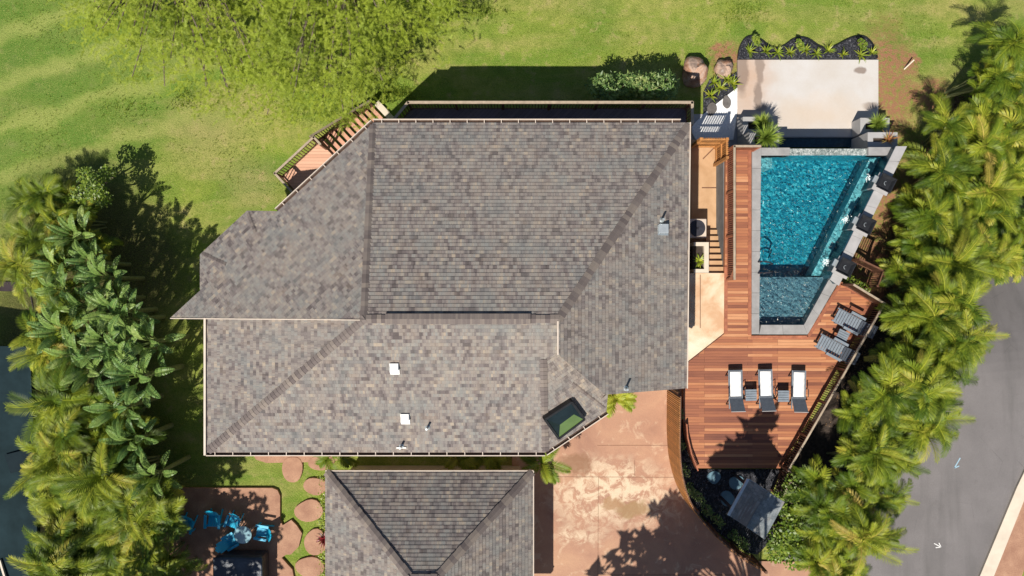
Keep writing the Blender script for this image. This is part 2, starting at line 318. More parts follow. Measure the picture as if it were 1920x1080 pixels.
M['palmstem'] = simple('palm_stem', (0.20, 0.22, 0.09), 0.7, 0.35, 9)
M['kerb'] = simple('kerb_concrete', (0.62, 0.54, 0.44), 0.8, 0.12, 1.5)
M['charcoal'] = simple('charcoal_sling', (0.085, 0.10, 0.125), 0.6, 0.15, 10)
M['slatgrey'] = simple('blue_grey_resin', (0.20, 0.235, 0.275), 0.5, 0.15, 6)
M['framedark'] = simple('dark_frame', (0.035, 0.035, 0.045), 0.4, 0.2, 6)
M['towel'] = simple('white_towel', (0.80, 0.80, 0.80), 0.9, 0.05, 12, bump=0.5)
M['bluechair'] = simple('blue_resin', (0.02, 0.42, 0.66), 0.35, 0.12, 4)
M['glassy'] = simple('dark_glass', (0.012, 0.02, 0.022), 0.06, 0.2, 2, spec=0.6, bump=0)
M['boulder'] = (lambda: None)()
t = NT('boulder_rock'); v = t.obj()
c = t.ramp(t.noise(v, 1.6, 6, 0.65, 0.6), [(0.32, (0.15, 0.065, 0.04)), (0.47, (0.36, 0.20, 0.13)), (0.56, (0.46, 0.33, 0.26)), (0.68, (0.24, 0.17, 0.14)), (0.8, (0.5, 0.46, 0.43))]); t.bsdf(c, 0.9, t.bump(t.noise(v, 5, 6, 0.7), 0.9, 0.08)); M['boulder'] = t.m
t = NT('lava_gravel'); v = t.pos()
c = t.ramp(t.voro(v, 16, 1), [(0.2, (0.010, 0.011, 0.016)), (0.7, (0.038, 0.04, 0.05)), (0.95, (0.13, 0.13, 0.15))]); t.bsdf(c, 0.75, t.bump(t.voro(v, 16, 0), 1.0, 0.05), 0, 0.4); M['lava'] = t.m
t = NT('white_gravel'); v = t.pos()
c = t.ramp(t.voro(v, 18, 1), [(0.0, (0.74, 0.75, 0.77)), (1.0, (0.88, 0.88, 0.88))]); t.bsdf(c, 0.8, t.bump(t.voro(v, 18, 0), 0.5, 0.03)); M['wgravel'] = t.m
# pool finish: cell mottle paints the water's ripple light; real pebbles at the spill edge
def cell_mottle(name, stops, sc=7.0):
    t = NT(name); v = t.pos()
    vz = t.n('ShaderNodeVectorMath'); vz.operation = 'ADD'; t.set(vz.inputs[0], v); t.set(vz.inputs[1], t.map(t.noise(v, 3, 3, col=True), scale=(0.35, 0.35, 0.35)))
    a = t.voro(vz.outputs[0], sc, 1); b = t.voro(vz.outputs[0], sc * 2.1, 1); n = t.noise(v, 0.5, 3)
    f = t.math('ADD', t.math('ADD', t.math('MULTIPLY', a, 0.45), t.math('MULTIPLY', b, 0.35)), t.math('MULTIPLY', n, 0.25))
    t.bsdf(t.ramp(f, stops), 0.35, t.bump(b, 0.4, 0.01)); return t.m
M['poolfloor'] = cell_mottle('pool_ripple_light', [(0.18, (0.010, 0.105, 0.155)), (0.44, (0.018, 0.19, 0.265)), (0.62, (0.035, 0.29, 0.36)), (0.75, (0.12, 0.45, 0.50)), (0.92, (0.6, 0.8, 0.82))], 9.0)
M['poolside'] = cell_mottle('pool_side_mottle', [(0.2, (0.01, 0.07, 0.10)), (0.8, (0.03, 0.17, 0.22))], 9)
M['ledge'] = cell_mottle('ledge_mottle', [(0.2, (0.10, 0.105, 0.14)), (0.5, (0.17, 0.165, 0.20)), (0.85, (0.40, 0.36, 0.38))], 14)
M['bench'] = cell_mottle('bench_mottle', [(0.2, (0.14, 0.28, 0.32)), (0.5, (0.30, 0.44, 0.46)), (0.85, (0.7, 0.78, 0.78))], 9)
M['pebble'] = cell_mottle('spill_pebbles', [(0.25, (0.08, 0.10, 0.10)), (0.5, (0.22, 0.26, 0.25)), (0.85, (0.6, 0.62, 0.6))], 15)
t = NT('clear_water')
h = t.math('ADD', t.noise(t.pos(), 7.5, 3, 0.5, 0.8), t.math('MULTIPLY', t.voro(t.pos(), 6.5, 0, 'SMOOTH_F1'), 0.8))
tr = t.n('ShaderNodeBsdfTransparent'); tr.inputs[0].default_value = (0.55, 0.88, 0.93, 1)
gl = t.n('ShaderNodeBsdfGlossy'); gl.inputs['Roughness'].default_value = 0.12; t.set(gl.inputs['Normal'], t.bump(h, 0.8, 0.07))
fr = t.n('ShaderNodeFresnel'); fr.inputs[0].default_value = 1.33; t.set(fr.inputs['Normal'], t.bump(h, 0.8, 0.07))
mx = t.n('ShaderNodeMixShader'); t.t.links.new(t.math('MAXIMUM', fr.outputs[0], 0.035), mx.inputs[0]); t.t.links.new(tr.outputs[0], mx.inputs[1]); t.t.links.new(gl.outputs[0], mx.inputs[2])
t.t.links.new(mx.outputs[0], t.out.inputs[0]); M['water'] = t.m
M['foam'] = simple('foam', (0.8, 0.9, 0.92), 0.4, 0.1, 20)
M['leaf_palm'] = leafmat('palm_leaflets', [(0.024, 0.052, 0.006), (0.062, 0.120, 0.010), (0.145, 0.205, 0.014), (0.36, 0.39, 0.035), (0.52, 0.38, 0.09)], 0.5, 0.08, 0.25)
M['leaf_banana'] = leafmat('broad_leaf', [(0.045, 0.12, 0.035), (0.11, 0.22, 0.055), (0.23, 0.35, 0.08), (0.48, 0.56, 0.20)], 0.45, 0.22, 0.4)
M['leaf_tree'] = leafmat('feathery_leaflets', [(0.12, 0.18, 0.012), (0.27, 0.36, 0.028), (0.42, 0.50, 0.045), (0.58, 0.60, 0.08)], 0.6, 0.4)
M['leaf_bush'] = leafmat('bush_leaves', [(0.05, 0.10, 0.02), (0.12, 0.21, 0.025), (0.24, 0.33, 0.035), (0.36, 0.40, 0.05)], 0.45, 0.3)
M['leaf_shrub'] = leafmat('shrub_leaves', [(0.04, 0.10, 0.03), (0.10, 0.20, 0.05), (0.24, 0.36, 0.10), (0.48, 0.52, 0.20)], 0.45, 0.3)
M['leaf_dark'] = leafmat('dark_tree_leaves', [(0.03, 0.05, 0.01), (0.07, 0.11, 0.02)], 0.5, 0.1)
M['leaf_brom'] = leafmat('strap_leaves', [(0.10, 0.18, 0.02), (0.26, 0.34, 0.03), (0.50, 0.50, 0.06)], 0.4, 0.2)
M['leaf_fount'] = leafmat('fountain_grass', [(0.16, 0.26, 0.04), (0.32, 0.44, 0.07), (0.52, 0.58, 0.12)], 0.5, 0.3)
M['leaf_red'] = leafmat('red_leaves', [(0.10, 0.01, 0.015), (0.28, 0.02, 0.03)], 0.4, 0.1)
M['leaf_rust'] = leafmat('rust_leaves', [(0.20, 0.05, 0.03), (0.45, 0.20, 0.08), (0.30, 0.30, 0.08)], 0.4, 0.1)
M['leaf_dry'] = leafmat('dry_leaves', [(0.10, 0.055, 0.03), (0.24, 0.14, 0.07), (0.34, 0.22, 0.12)], 0.7, 0.1)
# ---------------------------------------------------------------- terrain
def inside(p, poly):
    x, y = p[0], p[1]; r = False; n = len(poly)
    for i in range(n):
        a, b = poly[i], poly[(i + 1) % n]
        if (a[1] > y) != (b[1] > y) and x < (b[0] - a[0]) * (y - a[1]) / (b[1] - a[1]) + a[0]: r = not r
    return r
ZD = 2.20                                # timber deck and coping level
POOLIN = PP([(1425, 280), (1690, 283), (1510, 612), (1422, 612)], ZD)
mb = MB(); step = 0.4; nx, ny = 200, 150; x0, y0 = -40.0, -30.0
vs = []
for j in range(ny + 1):
    for i in range(nx + 1):
        x, y = x0 + i * step, y0 + j * step
        z = gz(x, y) + 0.03 * math.sin(x * 0.9 + y * 0.5) * math.sin(y * 0.7 - x * 0.3) * (1 if y > 3 else 0)
        if inside((x, y), POOLIN): z = -0.7
        vs.append((x, y, z))
mb.mesh(vs, [(j * (nx + 1) + i, j * (nx + 1) + i + 1, (j + 1) * (nx + 1) + i + 1, (j + 1) * (nx + 1) + i) for j in range(ny) for i in range(nx)])
struct(build('lawn', mb, M['lawn'], smooth_=True))
mb = MB(); mb.face([(-900, -900, -1.2), (900, -900, -1.2), (900, 900, -1.2), (-900, 900, -1.2)])
mb2 = MB()
for (a, b, c_, d) in ((-900, -900, 900, y0), (-900, y0 + ny * step, 900, 900), (-900, y0, x0, y0 + ny * step), (x0 + nx * step, y0, 900, y0 + ny * step)):
    zz = lambda y: gz(0, y)
    mb2.face([(a, b, zz(b)), (c_, b, zz(b)), (c_, d, zz(d)), (a, d, zz(d))])
struct(build('ground', mb2, M['lawn']))
# road, kerb, verge
def flat(name, pts, z0, z1, mat, parent=None, uvs=None, bevel=0, stru=True):
    mb = MB(); mb.prism(pts, z0, z1); o = build(name, mb, mat, parent, bevel=bevel)
    if stru and parent is None: struct(o)
    return o
def skirt(pts2, dz):   # thin sheet laid on the terrain
    return [Vector((p[0], p[1], gz(p[0], p[1]) + dz)) for p in pts2]
ra = [G(1990, 230), G(1780, 540), G(1650, 800), G(1500, 1010), G(1440, 1090), G(1200, 1420)]
rb = [G(2500, 330), G(2130, 560), G(1985, 740), G(1903, 910), G(1830, 1085), G(1700, 1420)]
mb = MB()
def fine_(l, n=12): return [l[i].lerp(l[i + 1], k / n) for i in range(len(l) - 1) for k in range(n)] + [l[-1]]
ra, rb = fine_(ra), fine_(rb)
for i in range(len(ra) - 1):
    for k in range(16):
        f0, f1 = k / 16, (k + 1) / 16
        q = [ra[i].lerp(rb[i], f0), ra[i + 1].lerp(rb[i + 1], f0), ra[i + 1].lerp(rb[i + 1], f1), ra[i].lerp(rb[i], f1)]
        mb.face([(p.x, p.y, gz(p.x, p.y) + 0.045) for p in q])
road = struct(build('road', mb, M['asphalt']))
def kerb_strip(a_off, b_off, z0, name, mat):
    mb = MB()
    for i in range(len(rb) - 1):
        n0 = (rb[i] - ra[i]).normalized(); n1 = (rb[i + 1] - ra[i + 1]).normalized()
        q = [rb[i] + n0 * a_off, rb[i + 1] + n1 * a_off, rb[i + 1] + n1 * b_off, rb[i] + n0 * b_off]
        zs = [gz(p.x, p.y) for p in q]
        vs_ = [(p.x, p.y, z - 0.1) for p, z in zip(q, zs)] + [(p.x, p.y, z + z0) for p, z in zip(q, zs)]
        mb.mesh(vs_, [(4, 5, 6, 7), (0, 1, 5, 4), (1, 2, 6, 5), (2, 3, 7, 6), (3, 0, 4, 7)])
    return struct(build(name, mb, mat))
kerb_strip(0.0, 0.62, 0.15, 'kerb', M['kerb'])
kerb_strip(0.65, 1.9, 0.10, 'roadside_bed', M['flag'])
mb = MB()
def mark(pts, w_=0.035):
    q = [G(*p) for p in pts]
    for a, b in zip(q, q[1:]):
        a = Vector((a.x, a.y, gz(a.x, a.y) + 0.052)); b = Vector((b.x, b.y, gz(b.x, b.y) + 0.052)); mb.bar(a, b, w_, 0.006)
mark([(1750, 1018), (1763, 1025)]); mark([(1753, 1026), (1763, 1025), (1759, 1017)])
build('road_marking', mb, M['white'], road)
mb = MB(); mark([(1799, 858), (1788, 877), (1797, 873)], 0.05)
M['bluemark'] = simple('pale_blue_paint', (0.30, 0.45, 0.55), 0.7, 0.1, 5)
build('road_marking', mb, M['bluemark'], road)
# driveway (slabs with joints)
DZ = 1.93
drive = PP([(1000, 720), (1300, 720), (1262, 760), (1262, 862), (1275, 915), (1302, 958), (1345, 1005), (1410, 1052), (1480, 1053), (1535, 1056), (1545, 1085), (1560, 1300), (960, 1300), (960, 840)], DZ)
flat('driveway', drive, 1.6, DZ, M['terracotta'])
mb = MB()
M['joint'] = simple('joint_groove', (0.17, 0.085, 0.05), 0.9, 0.2, 8)
for a, b in (((1040, 894), (1268, 895)), ((1122, 895), (1121, 1080)), ((1190, 862), (1190, 893)), ((1120, 835), (1260, 835)), ((1130, 1078), (1380, 1078))):
    mb.bar(P(*a, DZ + 0.003), P(*b, DZ + 0.003), 0.014, 0.006)
struct(build('driveway_joints', mb, M['joint']))
# bottom left patio and neighbouring yard
PZ = 1.97
pat = PP([(250, 915), (510, 915), (520, 919), (525, 930), (525, 975), (530, 985), (546, 975), (556, 985), (566, 1000), (560, 1025), (545, 1040), (536, 1040), (528, 1046), (548, 1068), (552, 1090), (552, 1250), (250, 1250)], PZ)
flat('patio', pat, 1.6, PZ, M['flag'])
flat('side_path', PP([(470, 845), (640, 845), (640, 862), (615, 866), (500, 868), (480, 862)], 1.93), 1.7, 1.93, M['flag'])
# pad, catch basin, white path
flat('terrace', PP([(1383, 112), (1647, 112), (1647, 262), (1383, 262)], 0.12), -0.2, 0.12, M['pad'])
mb = MB(); mb.prism(PP([(1376, 240), (1382.4, 240), (1382.4, 330), (1330, 330), (1300, 330), (1300, 200), (1318, 200), (1330, 225)], 0.10), -0.1, 0.10)
flat('side_yard_paving', PP([(1296, 214), (1382, 214), (1382, 275), (1296, 275)], 0.05), -0.1, 0.05, M['stonelt'])
flat('white_gravel_path', PP([(1319, 213.5), (1382.5, 164), (1382.5, 209), (1375, 262), (1330, 262), (1305, 262), (1298, 250), (1298, 236)], 0.10), -0.1, 0.10, M['wgravel'])
def blob(cx, cy, rx, ry, z, n=16, jit=0.08, seed=1, rot=0.0):
    rr = random.Random(seed); pts = []; ph = [rr.uniform(0, 6.28) for _ in range(3)]
    for k in range(n):
        a = 2 * math.pi * k / n; q = 1 + jit * (math.sin(2 * a + ph[0]) + 0.7 * math.sin(3 * a + ph[1]) + 0.5 * math.sin(4 * a + ph[2]))
        x, y = rx * q * math.cos(a), ry * q * math.sin(a)
        pts.append((cx + x * math.cos(rot) - y * math.sin(rot), cy + x * math.sin(rot) + y * math.cos(rot)))
    return PP(pts, z)
def stone(cx, cy, rx, ry, z, mat, label, group, seed, thick=0.12, name='stepping_stone', jit=0.07, rot=0):
    mb = MB(); mb.prism(blob(cx, cy, rx, ry, z, 18, jit, seed, rot), z - thick, z)
    return tag(build(name, mb, mat, bevel=0.02), label, 'stepping stone', group)
for i, (a, b, rx, ry, lb) in enumerate(((1335, 204, 11, 13, 'grey stepping stone in white gravel path, nearest the balcony corner'), (1363, 191, 9, 13, 'grey stepping stone in white gravel path, nearest the pale terrace'))):
    M.setdefault('pathstone', simple('brown_grey_stone', (0.13, 0.12, 0.115), 0.85, 0.3, 4)); stone(a, b, rx * .85, ry * .95, 0.15, M['pathstone'], lb, 'stepping stones in the white gravel', 30 + i)
# lava beds
def curve(pts, n=8):
    out = []
    for i in range(len(pts) - 1):
        p0, p1, p2, p3 = pts[max(i - 1, 0)], pts[i], pts[i + 1], pts[min(i + 2, len(pts) - 1)]
        for k in range(n):
            t_ = k / n; out.append(tuple(0.5 * ((2 * b) + (-a + c) * t_ + (2 * a - 5 * b + 4 * c - d) * t_ ** 2 + (-a + 3 * b - 3 * c + d) * t_ ** 3) for a, b, c, d in zip(p0, p1, p2, p3)))
    return out + [tuple(pts[-1])]
bed = curve([(1383, 111.5), (1387, 88), (1397, 72), (1411, 67.5), (1426, 74), (1444, 87), (1459, 89.5), (1472, 84), (1486, 74), (1501, 70), (1517, 74), (1535, 86), (1551, 90.5), (1566, 86), (1585, 76), (1603, 69), (1620, 69), (1634, 80), (1642, 96), (1645, 111.5)], 4)
bp = PP(bed, 0.08); mb = MB(); mb.prism(bp, -0.1, 0.06); tag(build('lava_gravel_bed', mb, M['lava']), 'wavy edged bed of black lava gravel along the top of the pale terrace', 'gravel bed', kind='stuff')
mb = MB()
for a, b in zip(bp[1:-1], bp[2:-1]): mb.bar((a.x, a.y, 0.07), (b.x, b.y, 0.07), 0.045, 0.12)
tag(build('bed_edging', mb, M['black']), 'thin black wavy edging round the gravel bed above the terrace', 'edging')
mb = MB(); mb.prism(PP([(1319, 213), (1319, 172), (1330, 150), (1345, 142), (1370, 142), (1382.5, 134), (1382.5, 163)], 0.07), -0.1, 0.07); tag(build('lava_gravel_bed', mb, M['lava']), 'small triangular bed of black gravel between boulders and white path', 'gravel bed', kind='stuff')
# ---------------------------------------------------------------- house
EZ, RZ = 5.4, 7.9
class Plane:
    def __init__(s, a, b, c): s.p = Vector(a); s.n = (Vector(b) - Vector(a)).cross(Vector(c) - Vector(a)).normalized(); s.n = s.n if s.n.z > 0 else -s.n
    def hit(s, px, py):
        o = Vector((0, 0, H)); d = Vector(((px - 960) / FPX, (540 - py) / FPX, -1)); k = (s.p - o).dot(s.n) / d.dot(s.n); return o + d * k
    def z(s, x, y): return s.p.z - ((x - s.p.x) * s.n.x + (y - s.p.y) * s.n.y) / s.n.z
rl = P(683, 598, RZ); rr_ = P(1048, 598, RZ); ye = P(0, 230, EZ).y; yb = P(0, 848, EZ).y; xr = P(1293, 0, EZ).x; xl = P(387, 0, EZ).x
PT = Plane(rl, rr_, (0, ye, EZ)); PB = Plane(rl, rr_, (0, yb, EZ)); PR = Plane(rr_, (xr, ye, EZ), (xr, -3, EZ))
PL = Plane(rl, P(700, 230, EZ), P(520, 395, EZ)); PLL = Plane(rl, (xl, yb, EZ), (xl, 0, EZ))
pc1 = PB.hit(1018, 675); pc2 = PB.hit(1022, 848); PC = Plane(pc1, pc2, P(1137, 770, pc2.z))
def roof_face(mb, mbu, pl, px, thick=0.2, butt=0.012, row=0.145):
    pts = [pl.hit(*q) if isinstance(q, tuple) else q for q in px]
    n = pl.n; up = Vector((-n.x * n.z, -n.y * n.z, 1 - n.z * n.z)).normalized(); al = up.cross(n).normalized()
    if sum((pts[i].x * pts[(i + 1) % len(pts)].y - pts[(i + 1) % len(pts)].x * pts[i].y) for i in range(len(pts))) < 0: pts.reverse()
    org = Vector((0, 0, pl.z(0, 0)))
    uv = [((p - org).dot(al), (p - org).dot(up)) for p in pts]
    vmin = min(q[1] for q in uv); vmax = max(q[1] for q in uv)
    def clip(poly, v, keep_above):
        out = []
        for i in range(len(poly)):
            a, b = poly[i], poly[(i + 1) % len(poly)]; ia = (a[1] >= v) == keep_above or abs(a[1] - v) < 1e-9; ib = (b[1] >= v) == keep_above or abs(b[1] - v) < 1e-9
            if ia: out.append(a)
            if ia != ib: f = (v - a[1]) / (b[1] - a[1]); out.append((a[0] + (b[0] - a[0]) * f, v))
        return out
    k0 = math.floor(vmin / row)
    for k in range(k0, math.ceil(vmax / row)):
        v0, v1 = k * row, (k + 1) * row
        s_ = clip(clip(uv, v0, True), v1, False)
        if len(s_) < 3: continue
        W = lambda q, o: org + al * q[0] + up * q[1] + n * o
        off = lambda q: butt * (1 - (q[1] - v0) / row) + 0.002
        mb.face([W(q, off(q)) for q in s_], 0.5, [(q[0] + 50, q[1] * 0.9999 + 0.0003 + 14.5) for q in s_])
        for i in range(len(s_)):
            a, b = s_[i], s_[(i + 1) % len(s_)]
            if abs(a[1] - v0) < 1e-6 and abs(b[1] - v0) < 1e-6 and a != b:
                mb.face([W(b, off(b)), W(a, off(a)), W(a, -0.004), W(b, -0.004)], 0.5, [(a[0] + 50, v0 + 0.03 + 14.5)] * 4)
    # slab below
    m = len(pts); lo = [p - Vector((0, 0, thick)) for p in pts]; hi = [p - Vector((0, 0, 0.004)) for p in pts]
    mbu.mesh(hi + lo, [tuple(range(m)), tuple(reversed(range(m, 2 * m)))] + [(i, m + i, m + (i + 1) % m, (i + 1) % m) for i in range(m)])
house = thing('house', 'large house with hipped brown and grey shingle roof in the middle of the plot', 'house', (0, 0, 1.9))
mb, mbu = MB(), MB()
roof_face(mb, mbu, PT, [rl, rr_, Vector((xr, ye, EZ)), P(700, 230, EZ)])
roof_face(mb, mbu, PR, [rr_, Vector((xr, ye, EZ)), (1287, 728), (1135, 740), (1046, 665)])
roof_face(mb, mbu, PL, [(700, 230), rl, (320, 596), (375, 545), (375, 477), (463, 395), (520, 396)])
roof_face(mb, mbu, PB, [rl, rr_, (1050, 660), (1018, 675), (1022, 848), Vector((xl, yb, EZ))])
roof_face(mb, mbu, PLL, [rl, Vector((xl, yb, EZ)), (385, 592), (560, 592)])
roof_face(mb, mbu, PC, [pc1, (1050, 655), (1070, 670), (1140, 735), (1137, 771), pc2])
roof = build('roof', mb, M['shingle'], house); build('fascia', mbu, M['fascia'], roof)
def caps(mb, a, b, n, wd=0.30, st=0.19, lift=0.02):
    a = Vector(a); b = Vector(b); L = (b - a).length; d = (b - a).normalized(); m = max(1, int(L / st))
    sd = d.cross(Vector((0, 0, 1))).normalized()
    for k in range(m):
        c0 = a + d * (k * L / m); c1 = a + d * ((k + 1.15) * L / m)
        w2 = wd / 2 + rng.uniform(-0.012, 0.012); r = rng.random()
        l0, l1 = lift + 0.015, lift
        for sg in (-1, 1):
            e = sd * sg * w2 + Vector((0, 0, -0.35 * w2))
            q = [c0 + Vector((0, 0, l1)), c1 + Vector((0, 0, l0)), c1 + Vector((0, 0, l0)) + e, c0 + Vector((0, 0, l1)) + e]
            mb.face(q if sg < 0 else q[::-1], r)
            mb.face([c1 + Vector((0, 0, l0)), c1 + Vector((0, 0, l0)) + e, c1 + e + Vector((0, 0, l0 - 0.03)), c1 + Vector((0, 0, l0 - 0.03))], r)
mb = MB()
for a, b in ((Vector((xr, ye, EZ)), rr_), (P(700, 230, EZ), rl), (Vector((xl, yb, EZ)), rl), (pc2, pc1), (rl, rr_)): caps(mb, a + (b - a) * 0.01, b, None, 0.30, 0.17, 0.04)
caps(mb, PL.hit(466, 398), PL.hit(480, 434), None, 0.22, 0.16, 0.03); caps(mb, PL.hit(378, 476), PL.hit(422, 497), None, 0.22, 0.16, 0.03); caps(mb, PC.hit(1074, 718), PC.hit(1133, 764), None, 0.16, 0.2, 0.03)
build('ridge_cap', mb, M['cap'], roof)
mb = MB(); a = rl + Vector((0.75, 0, 0.105)); b = rr_ + Vector((-1.0, 0, 0.105)); n = 60
for k in range(n):
    c0 = a.lerp(b, k / n); c1 = a.lerp(b, (k + 0.97) / n)
    for sg in (-1, 1):
        e = Vector((0, sg * 0.19, -0.06)); q = [c0, c1, c1 + e, c0 + e]; mb.face(q if sg < 0 else q[::-1], rng.uniform(0.25, 0.8))
for sg in (-1, 1):
    mb.bar(a + Vector((0, sg * 0.17, -0.1)), b + Vector((0, sg * 0.17, -0.1)), 0.03, 0.04, 0.3)
build('ridge_vent', mb, M['cap'], roof)
# gable infill, flashing and walls
mb = MB()
def infill(a, b, pl_low, drop=0.0, off=0.05):
    za, zb = pl_low.z(a.x, a.y) - 0.1, pl_low.z(b.x, b.y) - 0.1
    mb.face([a - Vector((0, 0, 0.1)), b - Vector((0, 0, 0.1)), Vector((b.x, b.y, zb)), Vector((a.x, a.y, za))])
for ia, ib, ip in ((PL.hit(386, 597) + Vector((0, 0.12, 0)), rl + Vector((-.1, 0.1, 0)), PLL), (PR.hit(1047, 600) + Vector((0.08, 0, 0)), PR.hit(1047, 664) + Vector((0.08, 0, 0)), PB), (PR.hit(1050, 668), PR.hit(1136, 738), PC)):
    mb = MB(); infill(ia, ib, ip); build('gable_wall', mb, M['wall'], house)
wp = [((715, 258), PT), ((1268, 258), PT), ((1262, 712), PR), ((1150, 716), PR), ((1120, 752), PC), ((1012, 826), PB), ((410, 826), PB), ((410, 590), PLL), ((400, 560), PL), ((400, 492), PL), ((468, 424), PL), ((528, 424), PL)]
mb = MB(); wq = []
for q, pl in wp:
    p = P(q[0], q[1], EZ); wq.append((p.x, p.y, pl.z(p.x, p.y) - 0.22))
for i in range(len(wq)):
    a, b = wq[i], wq[(i + 1) % len(wq)]; mb.face([(a[0], a[1], -0.2), (b[0], b[1], -0.2), b, a])
mb.face([(p[0], p[1], 4.8) for p in wq])
wl = build('wall', mb, M['wall'], house)
def windows(parent, segs, zs, wd, hg):
    for (i, fr_) in segs:
        a, b = Vector(wq[i]), Vector(wq[(i + 1) % len(wq)]); a.z = b.z = 0; d = (b - a).normalized(); nn = Vector((-d.y, d.x, 0)); c0 = a.lerp(b, fr_)
        if (c0 + nn).length < c0.length: nn = -nn
        for z in zs:
            m1 = MB(); c_ = c0 + nn * 0.02 + Vector((0, 0, z)); rz = math.atan2(d.y, d.x); m1.box(c_, (wd, 0.08, hg), rz); wi = build('window', m1, M['trim'], parent)
            m1 = MB(); m1.box(c_ + nn * 0.012, (wd - 0.16, 0.08, hg - 0.16), rz); build('pane', m1, M['glassy'], wi)
windows(house, [(0, 0.12), (0, 0.3), (0, 0.5), (0, 0.7), (0, 0.88), (1, 0.2), (1, 0.45), (1, 0.85), (5, 0.2), (5, 0.5), (5, 0.8), (6, 0.3), (6, 0.7), (11, 0.5)], (4.0,), 1.3, 1.2)
# gutters
def gutter(a, b, side, inset=0.0, name='gutter'):
    """a-b run along the eave edge, side = outward unit"""
    a = Vector(a); b = Vector(b); o = Vector(side).normalized()
    m1 = MB(); m1.bar(a + o * 0.125 + Vector((0, 0, -0.02)), b + o * 0.125 + Vector((0, 0, -0.02)), 0.03, 0.13)
    m1.bar(a + o * 0.065 + Vector((0, 0, -0.10)), b + o * 0.065 + Vector((0, 0, -0.10)), 0.12, 0.02)
    n = max(2, round((b - a).length / 0.68))
    for k in range(n):
        c_ = a.lerp(b, (k + 0.5) / n) + Vector((0, 0, 0.03)); m1.bar(c_ - o * 0.02, c_ + o * 0.13, 0.028, 0.012)
    g_ = build(name, m1, M['trim'], house)
    m1 = MB(); m1.bar(a + o * 0.058 + Vector((0, 0, -0.075)), b + o * 0.058 + Vector((0, 0, -0.075)), 0.10, 0.028); build('leaf_litter', m1, M['gutterdark'], g_)
    return g_
gutter((P(700, 230, EZ).x, ye, EZ), (xr - 0.35, ye, EZ), (0, 1, 0))
gutter((xl, yb, EZ), (pc2.x, yb, EZ), (0, -1, 0))
ga, gb = P(700, 230, EZ), P(520, 396, EZ); d_ = (gb - ga); gutter(ga, gb, (d_.y, -d_.x, 0) if d_.y * ga.x - d_.x * ga.y > 0 else (-d_.y, d_.x, 0))
ga, gb = pc2, P(1137, 771, pc2.z); d_ = gb - ga; gutter(ga, gb, (d_.y, -d_.x, 0))
for da, db, dw, dh in (((xl - 0.03, yb - 0.1, EZ + 0.02), (xl - 0.03, P(0, 596, EZ).y, EZ + 0.02), 0.08, 0.14), ((xr + 0.015, ye, EZ + 0.02), PR.hit(1288, 728) + Vector((0, 0, 0.02)), 0.04, 0.1), (PL.hit(320, 597) + Vector((0, 0, 0.01)), PL.hit(676, 600) + Vector((0, 0, 0.01)), 0.03, 0.05), (PR.hit(1046, 602) + Vector((0, 0, 0.01)), PR.hit(1046, 665) + Vector((0, 0, 0.01)), 0.05, 0.05)):
    mb = MB(); mb.bar(da, db, dw, dh); build('drip_edge', mb, M['trim'], roof)
# roof furniture
def on(pl, px, py): return pl.hit(px, py)
def roof_box(pl, px, py, name, label, mat, sx=0.25, sy=0.28, h=0.14):
    p = on(pl, px, py); m1 = MB(); m1.box(p + Vector((0, 0, h / 2)), (sx, sy, h)); m1.box(p + Vector((0, 0, h + 0.015)), (sx + 0.06, sy + 0.05, 0.03)); m1.box(p + Vector((0, -0.05, 0.02)), (sx + 0.1, sy + 0.2, 0.02), M=pl.n.to_track_quat('Z', 'Y').to_matrix().to_4x4())
    o = build(name, m1, mat, roof, bevel=0.01); o['label'] = label; return o
roof_box(PB, 740, 689, 'roof_vent', 'white box vent, the upper of two on the lower roof slope', M['white'])
roof_box(PB, 760, 783, 'roof_vent', 'white box vent near the bottom eave', M['white'])
roof_box(PR, 1243, 429, 'roof_vent', 'blue grey metal vent on the right hand slope', M['metal'], 0.3, 0.3)
for pl, px, py in ((PB, 802, 801), (PR, 1173, 728), (PB, 753, 836), (PR, 1240, 413)):
    p = on(pl, px, py); m1 = MB(); m1.tube([p, p + Vector((0, 0, 0.42))], 0.045, 10); m1.lathe(p, [(0.11, -0.02), (0.10, 0.03), (0.05, 0.07)], 12); build('vent_pipe', m1, M['metal'], roof, smooth_=False)
p = on(PB, 753, 839); m1 = MB(); m1.bar(p + Vector((-0.19, 0, 0.05)), p + Vector((0.19, 0, 0.05)), 0.05, 0.05); build('pipe_flashing', m1, M['white'], roof)
# skylight on the chamfer face
cs = [PC.hit(*q) for q in ((1018, 780), (1068, 748), (1092, 780), (1044, 816))]
cc = sum(cs, Vector()) / 4; m1 = MB(); nn = PC.n
for i in range(4):
    a, b = cs[i], cs[(i + 1) % 4]; m1.bar(a + nn * 0.12, b + nn * 0.12, 0.09, 0.26, up=nn)
sk_ = build('skylight', m1, M['black'], roof); m1 = MB(); ap = cc + nn * 0.34
ins = [q + (cc - q) * 0.06 + nn * 0.22 for q in cs]
r1 = ins[0].lerp(ins[1], 0.5).lerp(cc + nn * .3, 0.45); 
m2 = MB()
rg0, rg1 = ins[0].lerp(ins[3], 0.5).lerp(cc + nn * .34, .55), ins[1].lerp(ins[2], 0.5).lerp(cc + nn * .34, .3)
m1.face([ins[0], ins[1], rg1, rg0]); m1.face([ins[1], ins[2], rg1]); m1.face([ins[3], ins[0], rg0]); m2.face([ins[2], ins[3], rg0, rg1])
M['greenglass'] = simple('green_acrylic', (0.10, 0.16, 0.05), 0.12, 0.1, 2, spec=0.6, bump=0)
build('pane', m1, M['glassy'], sk_); build('pane', m2, M['greenglass'], sk_)
